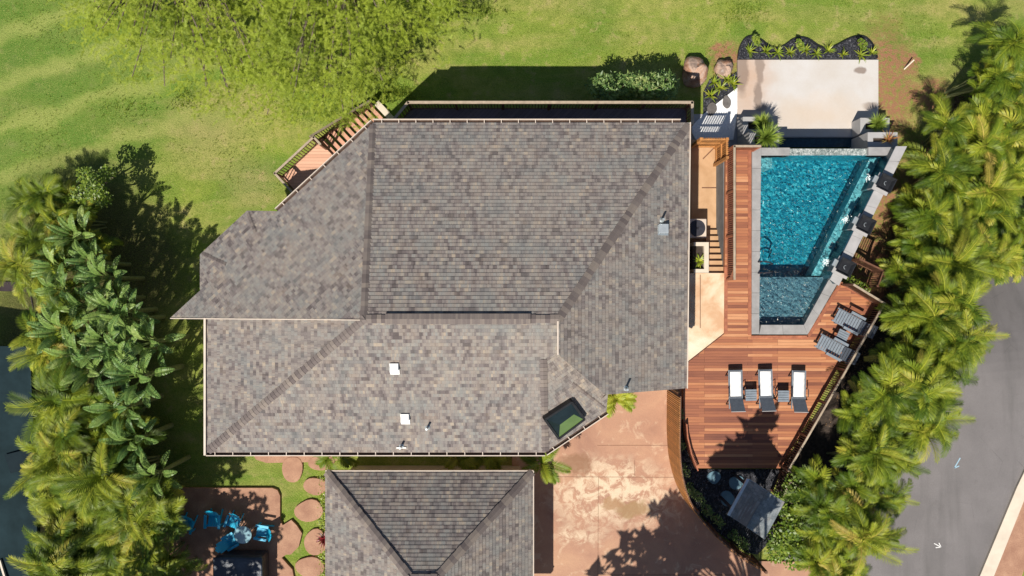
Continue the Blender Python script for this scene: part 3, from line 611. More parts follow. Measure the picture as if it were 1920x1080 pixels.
# balcony
bt = 4.05; bf = 3.0
c1, c2, c3, c4 = P(735, 228, bt), P(765, 192, bt), P(1298, 192, bt), P(1298, 232, bt)
mb = MB(); fl = [Vector((q.x, q.y, bf)) for q in (c1, c2, c3)]; poly = [fl[0], fl[1], fl[2], Vector((c3.x, P(0, 258, EZ).y, bf)), Vector((fl[0].x, P(0, 258, EZ).y, bf))]
mb.prism(poly, bf - 0.25, bf - 0.02); mb.face([p for p in poly][::-1], 0.5, [(p.x * 0.7 + p.y * 0.7, p.y * 0.7 - p.x * 0.7) for p in poly][::-1])
bal = build('balcony', mb, M['darkdeck'], house)
def railing(parent, pts, h, wd=0.10, sp=0.13, mat_top='rail', mat_bal='darkwood', post=1.8, bal_w=0.03, names=('top_rail', 'baluster_panel', 'post')):
    mt = MB(); mp = MB()
    for a, b in zip(pts, pts[1:]):
        a = Vector(a); b = Vector(b); up = Vector((0, 0, h)); L = (b - a).length; d = (b - a).normalized()
        mt.bar(a + up - d * wd * 0.3, b + up + d * wd * 0.3, wd, 0.05)
        mp.bar(a + up * 0.9, b + up * 0.9, 0.04, 0.06); mp.bar(a + up * 0.1, b + up * 0.1, 0.04, 0.06)
        n = int(L / sp)
        for k in range(1, n):
            c_ = a.lerp(b, k / n); mp.bar(c_ + up * 0.1, c_ + up * 0.9, bal_w, bal_w)
    build(names[0], mt, M[mat_top], parent); build(names[1], mp, M[mat_bal], parent)
    done = []
    for a, b in zip(pts, pts[1:]):
        a = Vector(a); b = Vector(b); n = max(1, round((b - a).length / post))
        for k in range(n + 1):
            c_ = a.lerp(b, k / n)
            if any((c_ - q).length < 0.3 for q in done): continue
            done.append(c_); m1 = MB(); m1.box(c_ + Vector((0, 0, h / 2)), (0.09, 0.09, h)); build(names[2], m1, M[mat_bal], parent)
railing(bal, [Vector((q.x, q.y, bf)) for q in (c1, c2, c3, c4)], bt - bf, 0.11)
for k in range(5):
    x = c2.x + (c3.x - c2.x) * k / 4; m1 = MB(); m1.box((x, c2.y - 0.15, bf / 2 - 0.2), (0.16, 0.16, bf)); build('support_post', m1, M['darkwood'], house)
# landing and stair
lz = 1.9
la, lb_, lc = P(515, 325, 2.9), P(588, 257, 2.9), P(606, 272, 2.9)
for q in (la, lb_, lc): q.z = lz
ldir = (lb_ - la).normalized(); lnrm = Vector((ldir.y, -ldir.x, 0))
land = [la, lb_, lb_ + lnrm * 2.6, la + lnrm * 2.6]
stair = MB(); stair.prism(land, lz - 0.2, lz - 0.02); stair.face([Vector(p) + Vector((0, 0, 0)) for p in land][::-1], 0.5, [(p.x, p.y) for p in land][::-1])
stc = build('landing', stair, M['landing'], house)
railing(stc, [la + lnrm * 2.0, la, lb_, lb_ + lnrm * 0.42], 1.0, 0.09)
s0 = P(612, 284, lz); s1 = P(716, 218, 0.15); sd_ = Vector((s1.x - s0.x, s1.y - s0.y, 0)); L = sd_.length; sd_.normalize(); sn = Vector((sd_.y, -sd_.x, 0))
ns = 10
for k in range(ns):
    f = (k + 0.6) / ns; c_ = Vector((s0.x, s0.y, 0)) + sd_ * L * f; z = lz - (lz - 0.1) * (k + 1) / (ns + 0.5)
    m1 = MB(); m1.box((c_.x, c_.y, z), (0.20, 1.25, 0.05), math.atan2(sd_.y, sd_.x)); build('stair_tread', m1, M['landing'] if False else M['redstep'] if 'redstep' in M else M.setdefault('redstep', simple('pink_tread', (0.55, 0.29, 0.20), 0.6, 0.15, 5)), stc)
m1 = MB()
for sg in (-0.63, 0.63): m1.bar(Vector((s0.x, s0.y, lz - 0.15)) + sn * sg, Vector((s1.x, s1.y, 0.0)) + sn * sg, 0.06, 0.28)
build('stringer', m1, M['darkwood'], stc)
railing(stc, [Vector((s0.x, s0.y, lz)) - sn * 0.62, Vector((s1.x, s1.y, 0.12)) - sn * 0.62], 0.95, 0.09)
m1 = MB(); c_ = Vector((s1.x, s1.y, 0.06)) + sd_ * 0.25; m1.box(c_, (0.28, 1.3, 0.16), math.atan2(sd_.y, sd_.x)); build('bottom_step', m1, M['kerb'], stc)
# ---------------------------------------------------------------- garage
gar = thing('garage', 'separate garage with hipped shingle roof below the house beside the driveway', 'garage', (-3, -13, 1.9))
GE = 4.6; GR = 6.6
ga = P(610, 883, GE); gb = P(1000, 883, GE)
gh = GR - GE; run = 5.2
ga1 = Vector(ga); gb1 = Vector(gb); gr1 = P(770, 1084, GR); gr2 = P(818, 1084, GR)
half = (gb1.x - ga1.x) / 2
gm = (ga1.x + gb1.x) / 2; ap_y = gr1.y; 
gA = Vector((gr1.x, gr1.y, GR)); gB = Vector((gr2.x, gr1.y, GR)); depth = 2 * (ga1.y - gr1.y)
gc = Vector((ga1.x, ga1.y - depth, GE)); gd = Vector((gb1.x, gb1.y - depth, GE))
mb, mbu = MB(), MB()
roof_face(mb, mbu, Plane(ga1, gb1, gA), [ga1, gb1, gB, gA]); roof_face(mb, mbu, Plane(ga1, gc, gA), [ga1, gA, gc]); roof_face(mb, mbu, Plane(gb1, gd, gB), [gb1, gd, gB]); roof_face(mb, mbu, Plane(gc, gd, gA), [gc, gA, gB, gd])
gro = build('roof', mb, M['shingle'], gar); build('fascia', mbu, M['fascia'], gro)
mb = MB()
for a, b in ((ga1, gA), (gb1, gB), (gc, gA), (gd, gB), (gA, gB)): caps(mb, a + (b - a) * 0.01, b, None, 0.32, 0.2, 0.05)
build('ridge_cap', mb, M['cap'], gro)
mb = MB(); i_ = 0.5; mb.prism([(ga1.x + i_, ga1.y - i_), (gb1.x - i_, gb1.y - i_), (gd.x - i_, gd.y + i_), (gc.x + i_, gc.y + i_)], 1.5, GE - 0.12); gw = build('wall', mb, M['wall'], gar)
mb = MB(); mb.box((gb1.x - i_ + 0.03, ga1.y - depth / 2, 3.1), (0.08, 4.8, 2.3)); build('garage_door', mb, M['white'], gar)
mb = MB(); mb.bar((gb1.x + 0.01, gb1.y, GE - 0.03), (gd.x + 0.01, gd.y, GE - 0.03), 0.03, 0.12); mb.bar((ga1.x, ga1.y + 0.01, GE - 0.03), (gb1.x, gb1.y + 0.01, GE - 0.03), 0.03, 0.12); build('drip_edge', mb, M['trim'], gro)
# ---------------------------------------------------------------- timber deck
deck_px = [(1361, 279), (1409, 279), (1409, 629), (1513, 629), (1575, 527), (1641, 566), (1463, 878), (1304, 878), (1292, 850), (1284, 815), (1281, 780), (1281, 735), (1284, 684), (1358, 626)]
dp = PP(deck_px, ZD)
dk = thing('timber_deck', 'reddish timber deck running round the left and bottom sides of the pool', 'deck', (dp[8].x, dp[8].y, 1.9))
mb = MB(); mb.prism(dp, ZD - 0.22, ZD - 0.012); a = sum(dp[i].x * dp[(i + 1) % len(dp)].y - dp[(i + 1) % len(dp)].x * dp[i].y for i in range(len(dp)))
q = dp if a > 0 else dp[::-1]; mb.face(q, 0.5, [(p.x + 30, p.y + 30) for p in q]); build('board_surface', mb, M['deck'], dk)
mb = MB()
def trimline(l, wd=0.14, z=ZD + 0.008):
    q = PP(l, ZD)
    for a, b in zip(q, q[1:]): mb.bar((a.x, a.y, z), (b.x, b.y, z), wd, 0.02)
trimline([(1405.5, 280), (1405.5, 628)]); trimline([(1361, 500), (1361, 625)]); trimline([(1408, 632), (1515, 632), (1577, 531), (1637, 567), (1464, 872)], 0.13)
build('border_board', mb, M['redwood'], dk)
mb = MB()
def wallstrip(l, z0, z1, th=0.12):
    q = PP(l, ZD)
    for a, b in zip(q, q[1:]): mb.bar((a.x, a.y, (z0 + z1) / 2), (b.x, b.y, (z0 + z1) / 2), th, z1 - z0)
wallstrip([(1362, 281), (1362, 624)], 0.1, ZD - 0.23); wallstrip([(1362, 281), (1410, 281)], 0.0, ZD - 0.23); wallstrip([(1579, 532), (1638, 567), (1463, 875), (1306, 875)], 0.2, ZD - 0.23)
build('skirt', mb, M['wallgrey'], dk)
# deck railings
def fence_thing(name, label, cat, px, z, h, **k):
    pts = [P(a, b, z) for a, b in px]; tng = thing(name, label, cat, pts[0]); railing(tng, pts, h, **k); return tng
fence_thing('railing', 'beige topped timber railing along the deck edge above the side stairs', 'railing', [(1410, 283), (1363, 283), (1363, 524)], ZD, 1.0, sp=0.09, wd=0.09, mat_bal='redwood')
fence_thing('railing', 'long timber railing between the deck and the palm hedge', 'railing', [(1581, 534), (1637, 568), (1462, 872)], ZD, 0.92, sp=0.1, wd=0.08, mat_bal='darkwood')
fence_thing('railing', 'short slatted railing running on from the gate roof up to the deck corner', 'railing', [(1462, 882), (1446, 918)], 1.9, 1.3, sp=0.1, wd=0.1)
fence_thing('railing', 'dark slatted gate panel on the lawn beyond the last fire bowl', 'railing', [(1592, 488), (1634, 508), (1624, 536)], 1.35, 1.0, sp=0.1, wd=0.05, mat_top='darkwood')
# curved red screen at the deck's bottom left
pts = PP([(1281, 790), (1283, 815), (1290, 845), (1302, 876)], 1.9); tg = thing('railing', 'curved red slatted screen on the bottom left edge of the deck', 'railing', pts[0]); mb = MB()
for a, b in zip(pts, pts[1:]):
    n = max(2, int((b - a).length / 0.075))
    for k in range(n):
        c_ = a.lerp(b, k / n); mb.bar(c_, c_ + Vector((0, 0, 0.6)), 0.035, 0.03)
build('slat_panel', mb, M['redwood'], tg); mb = MB()
for a, b in zip(pts, pts[1:]): mb.bar(a + Vector((0, 0, 0.6)), b + Vector((0, 0, 0.6)), 0.05, 0.04)
build('top_rail', mb, M['redwood'], tg)
# curved slat fence beside the driveway
fp = [P(a, b, DZ) for a, b in curve([(1251, 728), (1250.5, 770), (1251, 820), (1257, 870), (1274, 920), (1304, 962), (1342, 1000), (1382, 1030), (1411, 1046)], 10)]
ft = thing('slat_fence', 'tall curved fence of orange vertical slats beside the driveway', 'fence', fp[0])
mb = MB(); FH = 2.3; acc = 0; tot = sum((b - a).length for a, b in zip(fp, fp[1:])); run_ = 0
for a, b in zip(fp, fp[1:]):
    L = (b - a).length; d = (b - a).normalized(); s_ = (0.085 - acc)
    while s_ < L:
        c_ = a + d * s_; hh = FH * (1 - 0.35 * smooth((run_ + s_) / tot)); mb.bar(c_, c_ + Vector((0, 0, hh)), 0.05, 0.03, up=Vector((d.y, -d.x, 0))) ; s_ += 0.085
    acc = (L - (s_ - 0.085)); run_ += L
build('slat_panel', mb, M['slat'], ft)
for zf in (0.12, 0.55, 0.97):
    run_ = 0; mb = MB()
    for a, b in zip(fp, fp[1:]):
        L = (b - a).length; h0 = FH * (1 - 0.35 * smooth(run_ / tot)); h1 = FH * (1 - 0.35 * smooth((run_ + L) / tot)); nn = Vector((-(b - a).y, (b - a).x, 0)).normalized()
        mb.bar(a + Vector((0, 0, h0 * zf)) + nn * 0.04, b + Vector((0, 0, h1 * zf)) + nn * 0.04, 0.05, 0.06); run_ += L
    build('fence_rail', mb, M['darkwood'], ft)
for k in range(0, len(fp), 11):
    c_ = fp[k]; m1 = MB(); m1.box(c_ + Vector((0.09, 0.03, 0.9)), (0.1, 0.1, 1.8)); build('post', m1, M['darkwood'], ft)
# planting strip soil + shaded garden
mb = MB(); mb.prism(PP([(1255, 724), (1284, 724), (1284, 790), (1290, 840), (1306, 880), (1464, 880), (1440, 935), (1450, 1010), (1420, 1040), (1400, 1036), (1345, 998), (1308, 960), (1280, 918), (1262, 870), (1256, 820)], 1.9), 1.6, 1.90); struct(build('garden_bed_soil', mb, M['lava']))
for i, (a, b, rx, ry, lb) in enumerate(((1339, 895, 12, 13, 'round grey blue stepping stone nearest the fence in the dark garden'), (1381, 905, 14, 13, 'round grey blue stepping stone next to the gate roof in the dark garden'), (1364, 935, 14, 14, 'lowest round stepping stone in the dark garden'))):
    M.setdefault('bluestone', simple('blue_grey_stone', (0.12, 0.22, 0.28), 0.8, 0.2, 3)); stone(a, b, rx, ry, 1.96, M['bluestone'], lb, 'stones in the dark gravel garden', 60 + i, 0.08)
# gate roof
gt = thing('gate_roof', 'small grey shingled gate roof between the dark garden and the hedge', 'gate', P(1420, 960, 1.9))
zc = 4.2; g1, g2, g3, g4 = P(1403, 898, zc - 0.1), P(1471, 941, zc), P(1433, 1011, zc), P(1366, 966, zc - 0.1)
q1, q2 = P(1437, 921, zc + 0.55), P(1399, 988, zc + 0.55)
mb, mbu = MB(), MB(); roof_face(mb, mbu, Plane(g1, g4, q1), [g1, g4, q2, q1], 0.1); roof_face(mb, mbu, Plane(g2, g3, q1), [g2, q1, q2, g3], 0.1)
M['shingle2'] = shingle_mat('blue_grey_shingles', [(0.2, (0.10, 0.125, 0.15)), (0.5, (0.17, 0.20, 0.225)), (0.85, (0.26, 0.29, 0.31))])
gro = build('roof', mb, M['shingle2'], gt); build('fascia', mbu, M['wallgrey'], gro)
mb = MB(); mb.bar(g1 + Vector((0, 0, 0.03)), g4 + Vector((0, 0, 0.03)), 0.16, 0.05); mb.bar(g1, g2 + Vector((-.5, .3, 0)), 0.05, 0.1); build('drip_edge', mb, M['metal'], gro)
for q in (g1, g2, g3, g4):
    c_ = (g1 + g3) / 2; p = q.lerp(c_, 0.3); m1 = MB(); m1.box((p.x, p.y, 2.95), (0.11, 0.11, 2.2), 0.5); build('post', m1, M['framedark'], gt)
# ---------------------------------------------------------------- swimming pool
pool = thing('swimming_pool', 'blue green swimming pool with grey coping and a slanting right side', 'pool', P(1520, 420, 0.5))
WZ = 2.10; FZ = 0.85
inn = [P(1427, 291, ZD), P(1668, 291, ZD), P(1507, 609, ZD), P(1423, 609, ZD)]
def ring(mb, outer, inner, z0, z1):
    n = len(outer)
    for i in range(n):
        a, b, c_, d = outer[i], outer[(i + 1) % n], inner[(i + 1) % n], inner[i]; mb.prism([a, b, c_, d], z0, z1)
def cop(l, z1=ZD + 0.03, z0=ZD - 0.5):
    # split in slabs along the first-second edge
    q = PP(l, ZD); a, b, c_, d = q; n = max(1, round((b - a).length / 0.9)); mb = MB()
    for k in range(n):
        f0, f1 = k / n, (k + 0.992) / n
        mb.prism([a.lerp(b, f0), a.lerp(b, f1), d.lerp(c_, f1), d.lerp(c_, f0)], z0, z1)
    build('coping', mb, M['stone'], pool, bevel=0.01)
cop([(1410, 277), (1409, 627), (1423, 627), (1427, 277)]); cop([(1427, 609), (1507, 609), (1514, 627), (1423, 627)])
cop([(1427, 277), (1481, 277), (1481, 291), (1427, 291)]); cop([(1628, 276), (1683, 276), (1672, 291), (1628, 291)])
cop([(1507, 609), (1556, 520), (1577, 520), (1514, 627)])
# raised right wall
mb = MB(); TZ = 2.62
def rp(px, py): return P(px, py, TZ)
mb.prism([rp(1679, 275), rp(1699, 275), rp(1569, 532), rp(1557, 516)], 0.0, TZ - 0.05); build('raised_wall', mb, M['tiledark'], pool)
mb = MB(); a, b, c_, d = rp(1680, 274), rp(1701, 274), rp(1573, 536), rp(1556, 524)
for k in range(9):
    f0, f1 = k / 9, (k + 0.99) / 9; mb.prism([a.lerp(d, f0), b.lerp(c_, f0), b.lerp(c_, f1), a.lerp(d, f1)], TZ - 0.05, TZ)
build('wall_cap', mb, M['stonelt'], pool, bevel=0.008)
# basin
mb = MB()
flr = [inn[0] + Vector((-.05, .4, 0)), inn[1] + Vector((.1, .4, 0)), inn[2] + Vector((0.05, -.1, 0)), inn[3] + Vector((-.05, -.1, 0))]
mb.prism(flr, FZ - 0.2, FZ); build('basin_floor', mb, M['poolfloor'], pool)
for i, (a, b) in enumerate(((inn[0], inn[3]), (inn[3], inn[2]), (inn[2], inn[1]), (inn[1], inn[0]))):
    nrm = Vector(((b - a).y, -(b - a).x, 0)).normalized(); c0 = (a + b) / 2; ctr = sum(inn, Vector()) / 4
    if (c0 + nrm - ctr).length < (c0 - ctr).length: nrm = -nrm
    top = 1.69 if i != 3 else WZ - 0.03
    mb = MB(); mb.prism([a, b, b + nrm * 0.28, a + nrm * 0.28], -0.3, top); build('basin_wall', mb, M['poolfloor'] if i == 3 else M['poolside'], pool)
mb = MB(); mb.prism([P(1424, 519, ZD), P(1557, 519, ZD), inn[2], inn[3]], FZ, 1.72); build('shallow_ledge', mb, M['ledge'], pool)
mb = MB(); mb.prism([P(1644, 292, ZD), P(1662, 292, ZD), P(1553, 516, ZD), P(1532, 516, ZD)], FZ, 1.62); build('underwater_bench', mb, M['bench'], pool)
mb = MB(); mb.prism([P(1636, 292, ZD), P(1643, 292, ZD), P(1531, 516, ZD), P(1522, 516, ZD)], FZ, 0.98); mb.prism([P(1662.5, 292, ZD), P(1672, 292, ZD), P(1562, 505, ZD), P(1554, 515, ZD)], FZ, 1.4); build('dark_band', mb, M['tiledark'], pool)  # dark strips along both sides of the bench
mb = MB(); mb.prism([P(1428, 292, ZD), P(1455, 292, ZD), P(1455, 312, ZD), P(1428, 312, ZD)], FZ, 1.75); build('corner_step', mb, M['bench'], pool)
mb = MB(); mb.prism([P(1481.5, 278, ZD), P(1627.5, 278, ZD), P(1627.5, 290.4, ZD), P(1481.5, 290.4, ZD)], 0.0, WZ + 0.01); build('spill_edge', mb, M['pebble'], pool)
mb = MB(); mb.face([inn[0], inn[3], inn[2], P(1575, 500, ZD), P(1680, 291, ZD)][::1]); mb.v = [(x, y, WZ) for x, y, z in mb.v]
build('water', mb, M['water'], pool)
mb = MB(); mb.prism(PP([(1410, 280), (1690, 280), (1690, 277), (1410, 277)], ZD), -0.2, ZD - 0.52); build('outer_wall', mb, M['wallgrey'], pool)
mb = MB(); mb.face(PP([(1455, 258), (1455, 276), (1630, 276), (1630, 258)], 0.22)); build('catch_basin_water', mb, M['tiledark'], pool)
mb = MB(); mb.prism(PP([(1453, 256.5), (1630, 256.5), (1630, 258.5), (1453, 258.5)], 0.28), 0.0, 0.28); build('catch_basin_kerb', mb, M['wallgrey'], pool)
# foam where the bowls spill
mb = MB()
for (a, b) in ((1586, 411), (1549, 491), (1630, 335)):
    for k in range(70):
        q = P(a + rng.gauss(0, 3.5), b + rng.gauss(0, 3.5), WZ + 0.012); s_ = rng.uniform(0.008, 0.025)
        mb.lathe(q, [(s_, 0), (s_ * 0.7, s_ * 0.5)], 6)
build('foam', mb, M['foam'], pool)['kind'] = 'stuff'
hr = thing('pool_handrail', 'dark double handrail at the shallow ledge on the pool left side', 'handrail', P(1425, 500, ZD))
for k, (yy, rr) in enumerate(((491, 0), (512, 0))):
    a = P(1417, yy, ZD); b = P(1449, yy, ZD); mb = MB(); mb.tube([a + Vector((.1, 0, 0)), a + Vector((0.12, 0, 0.32)), a + Vector((0.25, 0, 0.42)), b + Vector((-0.25, -.03 + .06 * k, 0.30)), b + Vector((-0.06, -.08 + .16 * k - .0, 0.12)), b + Vector((0, -.12 + .24 * k - 0.0, -0.45))], 0.035, 8); build('rail', mb, M['framedark'], hr, smooth_=True)
# fire bowls
def fire_bowl(px, py, lb):
    c_ = P(px, py, 3.0); an = math.atan2(rp(1699, 275).y - rp(1569, 532).y, rp(1699, 275).x - rp(1569, 532).x) ; t_ = thing('fire_bowl', lb, 'fire bowl', (c_.x, c_.y, 0.5), 'square black bowls on the slanting pool wall')
    mb = MB(); mb.box((c_.x, c_.y, 1.3), (0.62, 0.62, 2.7), an); build('pillar', mb, M['wallgrey'], t_)
    mb = MB(); mb.box((c_.x, c_.y, 2.68), (0.78, 0.72, 0.06), an); build('pillar_cap', mb, M['stonelt'], t_)
    mb = MB(); rot = Matrix.Rotation(an, 4, 'Z')
    pr = [(0.20, 0), (0.34, 0.26), (0.30, 0.26), (0.22, 0.14)]; vs_ = []; fs_ = []
    for r_, z in pr: vs_ += [Vector((c_.x, c_.y, 2.72 + z)) + rot @ Vector((a * r_, b * r_, 0)) for a, b in ((-1, -1), (1, -1), (1, 1), (-1, 1))]
    for i in range(3): fs_ += [(i * 4 + k, i * 4 + (k + 1) % 4, (i + 1) * 4 + (k + 1) % 4, (i + 1) * 4 + k) for k in range(4)]
    fs_ += [(12, 13, 14, 15)]; mb.mesh(vs_, fs_); b_ = build('bowl', mb, M['black'], t_)
    mb = MB(); mb.tube([(c_.x + 0.06 * math.cos(q), c_.y + 0.08 * math.sin(q), 2.90) for q in [k * 0.45 + 1 for k in range(9)]], 0.012, 6); build('gleam_arc', mb, M['metal'], b_)  # metal arc added for the C-shaped gleam in the bowl
    mb = MB(); o_ = rot @ Vector((0, 0.42, 0)); mb.box((c_.x + o_.x, c_.y + o_.y, 2.80), (0.3, 0.2, 0.04), an); build('spout', mb, M['metal'], t_)
fire_bowl(1663, 343, 'square black bowl on the pool wall, nearest the top planters'); fire_bowl(1625, 421, 'square black bowl in the middle of the slanting pool wall'); fire_bowl(1587, 501, 'square black bowl at the deck end of the pool wall')
# ---------------------------------------------------------------- planters by the terrace
def planter(px0, py0, px1, py1, z, lb, soil=None):
    a, b = P(px0, py0, z), P(px1, py1, z); t_ = thing('stone_planter', lb, 'planter', ((a.x + b.x) / 2, (a.y + b.y) / 2, 0.1)); x0_, x1_, y1_, y0_ = a.x, b.x, a.y, b.y; w_ = 0.24
    mb = MB()
    for r_ in ((x0_, y0_, x1_, y0_ + w_), (x0_, y1_ - w_, x1_, y1_), (x0_, y0_ + w_, x0_ + w_, y1_ - w_), (x1_ - w_, y0_ + w_, x1_, y1_ - w_)):
        mb.prism([(r_[0], r_[1]), (r_[2], r_[1]), (r_[2], r_[3]), (r_[0], r_[3])], 0.0, z)
    build('box', mb, M['stonelt'], t_)
    mb = MB(); mb.prism([(x0_ + w_, y0_ + w_), (x1_ - w_, y0_ + w_), (x1_ - w_, y1_ - w_), (x0_ + w_, y1_ - w_)], 0.0, z - 0.12); build('soil', mb, M['soil'], t_)
    return Vector(((x0_ + x1_) / 2, (y0_ + y1_) / 2, z - 0.12))
pA = planter(1393, 219, 1449, 252, 0.9, 'low grey stone planter on the left edge of the terrace')
pB = planter(1405, 245, 1461, 279, 1.7, 'taller grey stone planter left of the catch basin')
pC = planter(1613, 221, 1668, 252, 0.9, 'low grey stone planter on the right edge of the terrace')
pD = planter(1627, 248, 1683, 276, 1.7, 'taller grey stone planter right of the catch basin')
mb = MB(); a = P(1600, 241, 0.12); b = P(1612.5, 222, 0.9); c_ = P(1612.5, 251, 0.9); e = P(1622, 258, 0.12)
mb.mesh([a, e, c_, b, (c_.x, c_.y, 0.0), (b.x, b.y, 0.0)], [(0, 1, 2, 3), (1, 4, 2), (0, 3, 5), (2, 4, 5, 3)]); tag(build('sloping_kerb', mb, M['stonelt']), 'sloping pale stone wedge against the low right planter', 'kerb')
# ---------------------------------------------------------------- sunken side passage between house and deck
LZ = 0.9
flat('side_passage', PP([(1296, 262), (1352, 262), (1352, 432), (1296, 515)], LZ), 0.0, LZ, M['tan'])
flat('entry_walk', PP([(1286, 512), (1359, 512), (1359, 627), (1284, 688), (1270, 700)], 2.13), 0.5, 2.13, M['cream'])
mb = MB()
for k in range(7):
    f0 = k / 7; y1_ = 431 + (512 - 431) * f0; z = LZ + (2.13 - LZ) * (k + 1) / 8
    a = P(1324, y1_, z); b = P(1357, y1_, z); y2_ = P(0, 512, 2.1).y - 0.02
    mb.prism([(a.x, a.y), (b.x, a.y), (b.x, y2_ + (6 - k) * 0.0), (a.x, y2_)], 0.2 if k == 0 else z - 0.2, z)
stp = struct(build('side_steps', mb, M['tan']))
mb = MB()
for a, b in (((1316, 352), (1347, 352)), ((1318, 298), (1342, 274)), ((1325, 433), (1346, 433))): mb.bar(P(*a, LZ + 0.004), P(*b, LZ + 0.004), 0.05, 0.008)
mb.bar(P(1313, 515, 2.134), P(1313, 615, 2.134), 0.03, 0.006)
struct(build('paving_joints', mb, M['joint']))
# slatted timber trellis
tz = 2.7; tr_ = thing('slat_trellis', 'orange slatted timber corner trellis between house wall and deck railing', 'trellis', P(1330, 280, LZ))
mb = MB()
for k in range(3):
    z = LZ + 0.25 + k * 0.76
    a, b, c_ = P(1308, 266, 2.2), P(1356, 266, 2.2), P(1356, 300, 2.2); mb.bar((a.x, a.y, z), (b.x, b.y, z), 0.05, 0.10); mb.bar((b.x, b.y, z), (c_.x, c_.y, z), 0.05, 0.10)
for k in range(11):
    f = k / 10; y_ = a.y - 0.06 * 0; mb.bar((a.x + (b.x - a.x) * f, a.y + 0.05, LZ), (a.x + (b.x - a.x) * f, a.y + 0.05, tz), 0.05, 0.04)
for k in range(10):
    f = k / 9; mb.bar((b.x + 0.05, b.y + (c_.y - b.y) * f, LZ), (b.x + 0.05, b.y + (c_.y - b.y) * f, tz), 0.05, 0.04)
build('slat_panel', mb, M['slat'], tr_)
for q in (a, b, c_): mb = MB(); mb.box((q.x, q.y, (LZ + tz) / 2 + 0.05), (0.12, 0.12, tz - LZ + 0.1)); build('post', mb, M['slat'], tr_)
# white slat fence throwing the striped shade in the yard
ac = thing('air_conditioner', 'grey white air conditioner unit in the shade against the house side', 'air conditioner', P(1305, 428, LZ))
c_ = P(1307, 428, 1.75); mb = MB(); mb.box((c_.x, c_.y, 1.32), (0.85, 0.85, 0.84)); build('casing', mb, M['trim'], ac, bevel=0.03)
mb = MB(); mb.lathe((c_.x, c_.y, 1.745), [(0.36, 0), (0.36, 0.03), (0.30, 0.03)], 24); build('fan_guard', mb, M['framedark'], ac)
for k in range(4):
    an = k * math.pi / 2; m1 = MB(); m1.box((c_.x + 0.14 * math.cos(an), c_.y + 0.14 * math.sin(an), 1.79), (0.26, 0.10, 0.015), an); build('fan_blade', m1, M['framedark'], ac)
a, b = P(1302, 456, 1.5), P(1321, 512, 1.5); t_ = thing('stone_planter', 'pale narrow planter bed beside the side steps against the house', 'planter', (a.x, a.y, LZ)); mb = MB()
for r_ in ((a.x - .2, a.y - .16, b.x, a.y), (a.x - .2, b.y, b.x, b.y + .16), (b.x - 0.2, b.y + .16, b.x, a.y - .16)): mb.prism([(r_[0], r_[1]), (r_[2], r_[1]), (r_[2], r_[3]), (r_[0], r_[3])], 0.5, 2.16)
build('box', mb, M['kerb'], t_); mb = MB(); mb.prism([(a.x - .2, b.y + .16), (b.x - .2, b.y + .16), (b.x - .2, a.y - .16), (a.x - .2, a.y - .16)], 0.5, 1.95); build('soil', mb, M['soil'], t_)
pE = Vector(((a.x + b.x) / 2 - 0.15, b.y + 0.5, 1.95))
# ---------------------------------------------------------------- loungers and furniture
def lounger_proto():
    r = thing('sun_lounger', 'x', 'sun lounger', (0, 0, 0), 'white covered sun loungers in a row on the deck'); W_, L_ = 0.64, 1.95
    # head at -y, foot at +y
    for sx in (-1, 1):
        m = MB(); m.bar((sx * W_ / 2, -0.95, 0.33), (sx * W_ / 2, 0.95, 0.33), 0.045, 0.06); build('side_rail', m, M['slatgrey'], r)
        for y in (-0.72, 0.70): m = MB(); m.bar((sx * W_ / 2, y, 0.32), (sx * W_ / 2 + sx * 0.05, y - 0.06, 0.0), 0.05, 0.05); build('leg', m, M['framedark'], r)
        m = MB(); m.tube([(sx * (W_ / 2 + 0.03), -0.35, 0.34), (sx * (W_ / 2 + 0.07), -0.3, 0.55), (sx * (W_ / 2 + 0.07), 0.05, 0.56), (sx * (W_ / 2 + 0.03), 0.1, 0.34)], 0.022, 6); build('armrest', m, M['framedark'], r)
    m = MB(); m.box((0, 0.2, 0.36), (W_ - 0.04, 1.5, 0.03)); build('sling', m, M['charcoal'], r)
    m = MB(); m.mesh([(-W_ / 2, -0.42, 0.36), (W_ / 2, -0.42, 0.36), (W_ / 2 + .02, -1.02, 0.72), (-W_ / 2 - .02, -1.02, 0.72), (-W_ / 2, -0.42, 0.33), (W_ / 2, -0.42, 0.33), (W_ / 2 + .02, -1.02, 0.69), (-W_ / 2 - .02, -1.02, 0.69)], [(3, 2, 1, 0), (4, 5, 6, 7), (0, 1, 5, 4), (2, 3, 7, 6), (1, 2, 6, 5), (3, 0, 4, 7)]); build('backrest', m, M['charcoal'], r)
    m = MB(); m.bar((-W_ / 2 - .03, -1.03, 0.715), (W_ / 2 + .03, -1.03, 0.715), 0.03, 0.03); build('backrest_frame', m, M['stonelt'], r)
    return r
lp = lounger_proto()
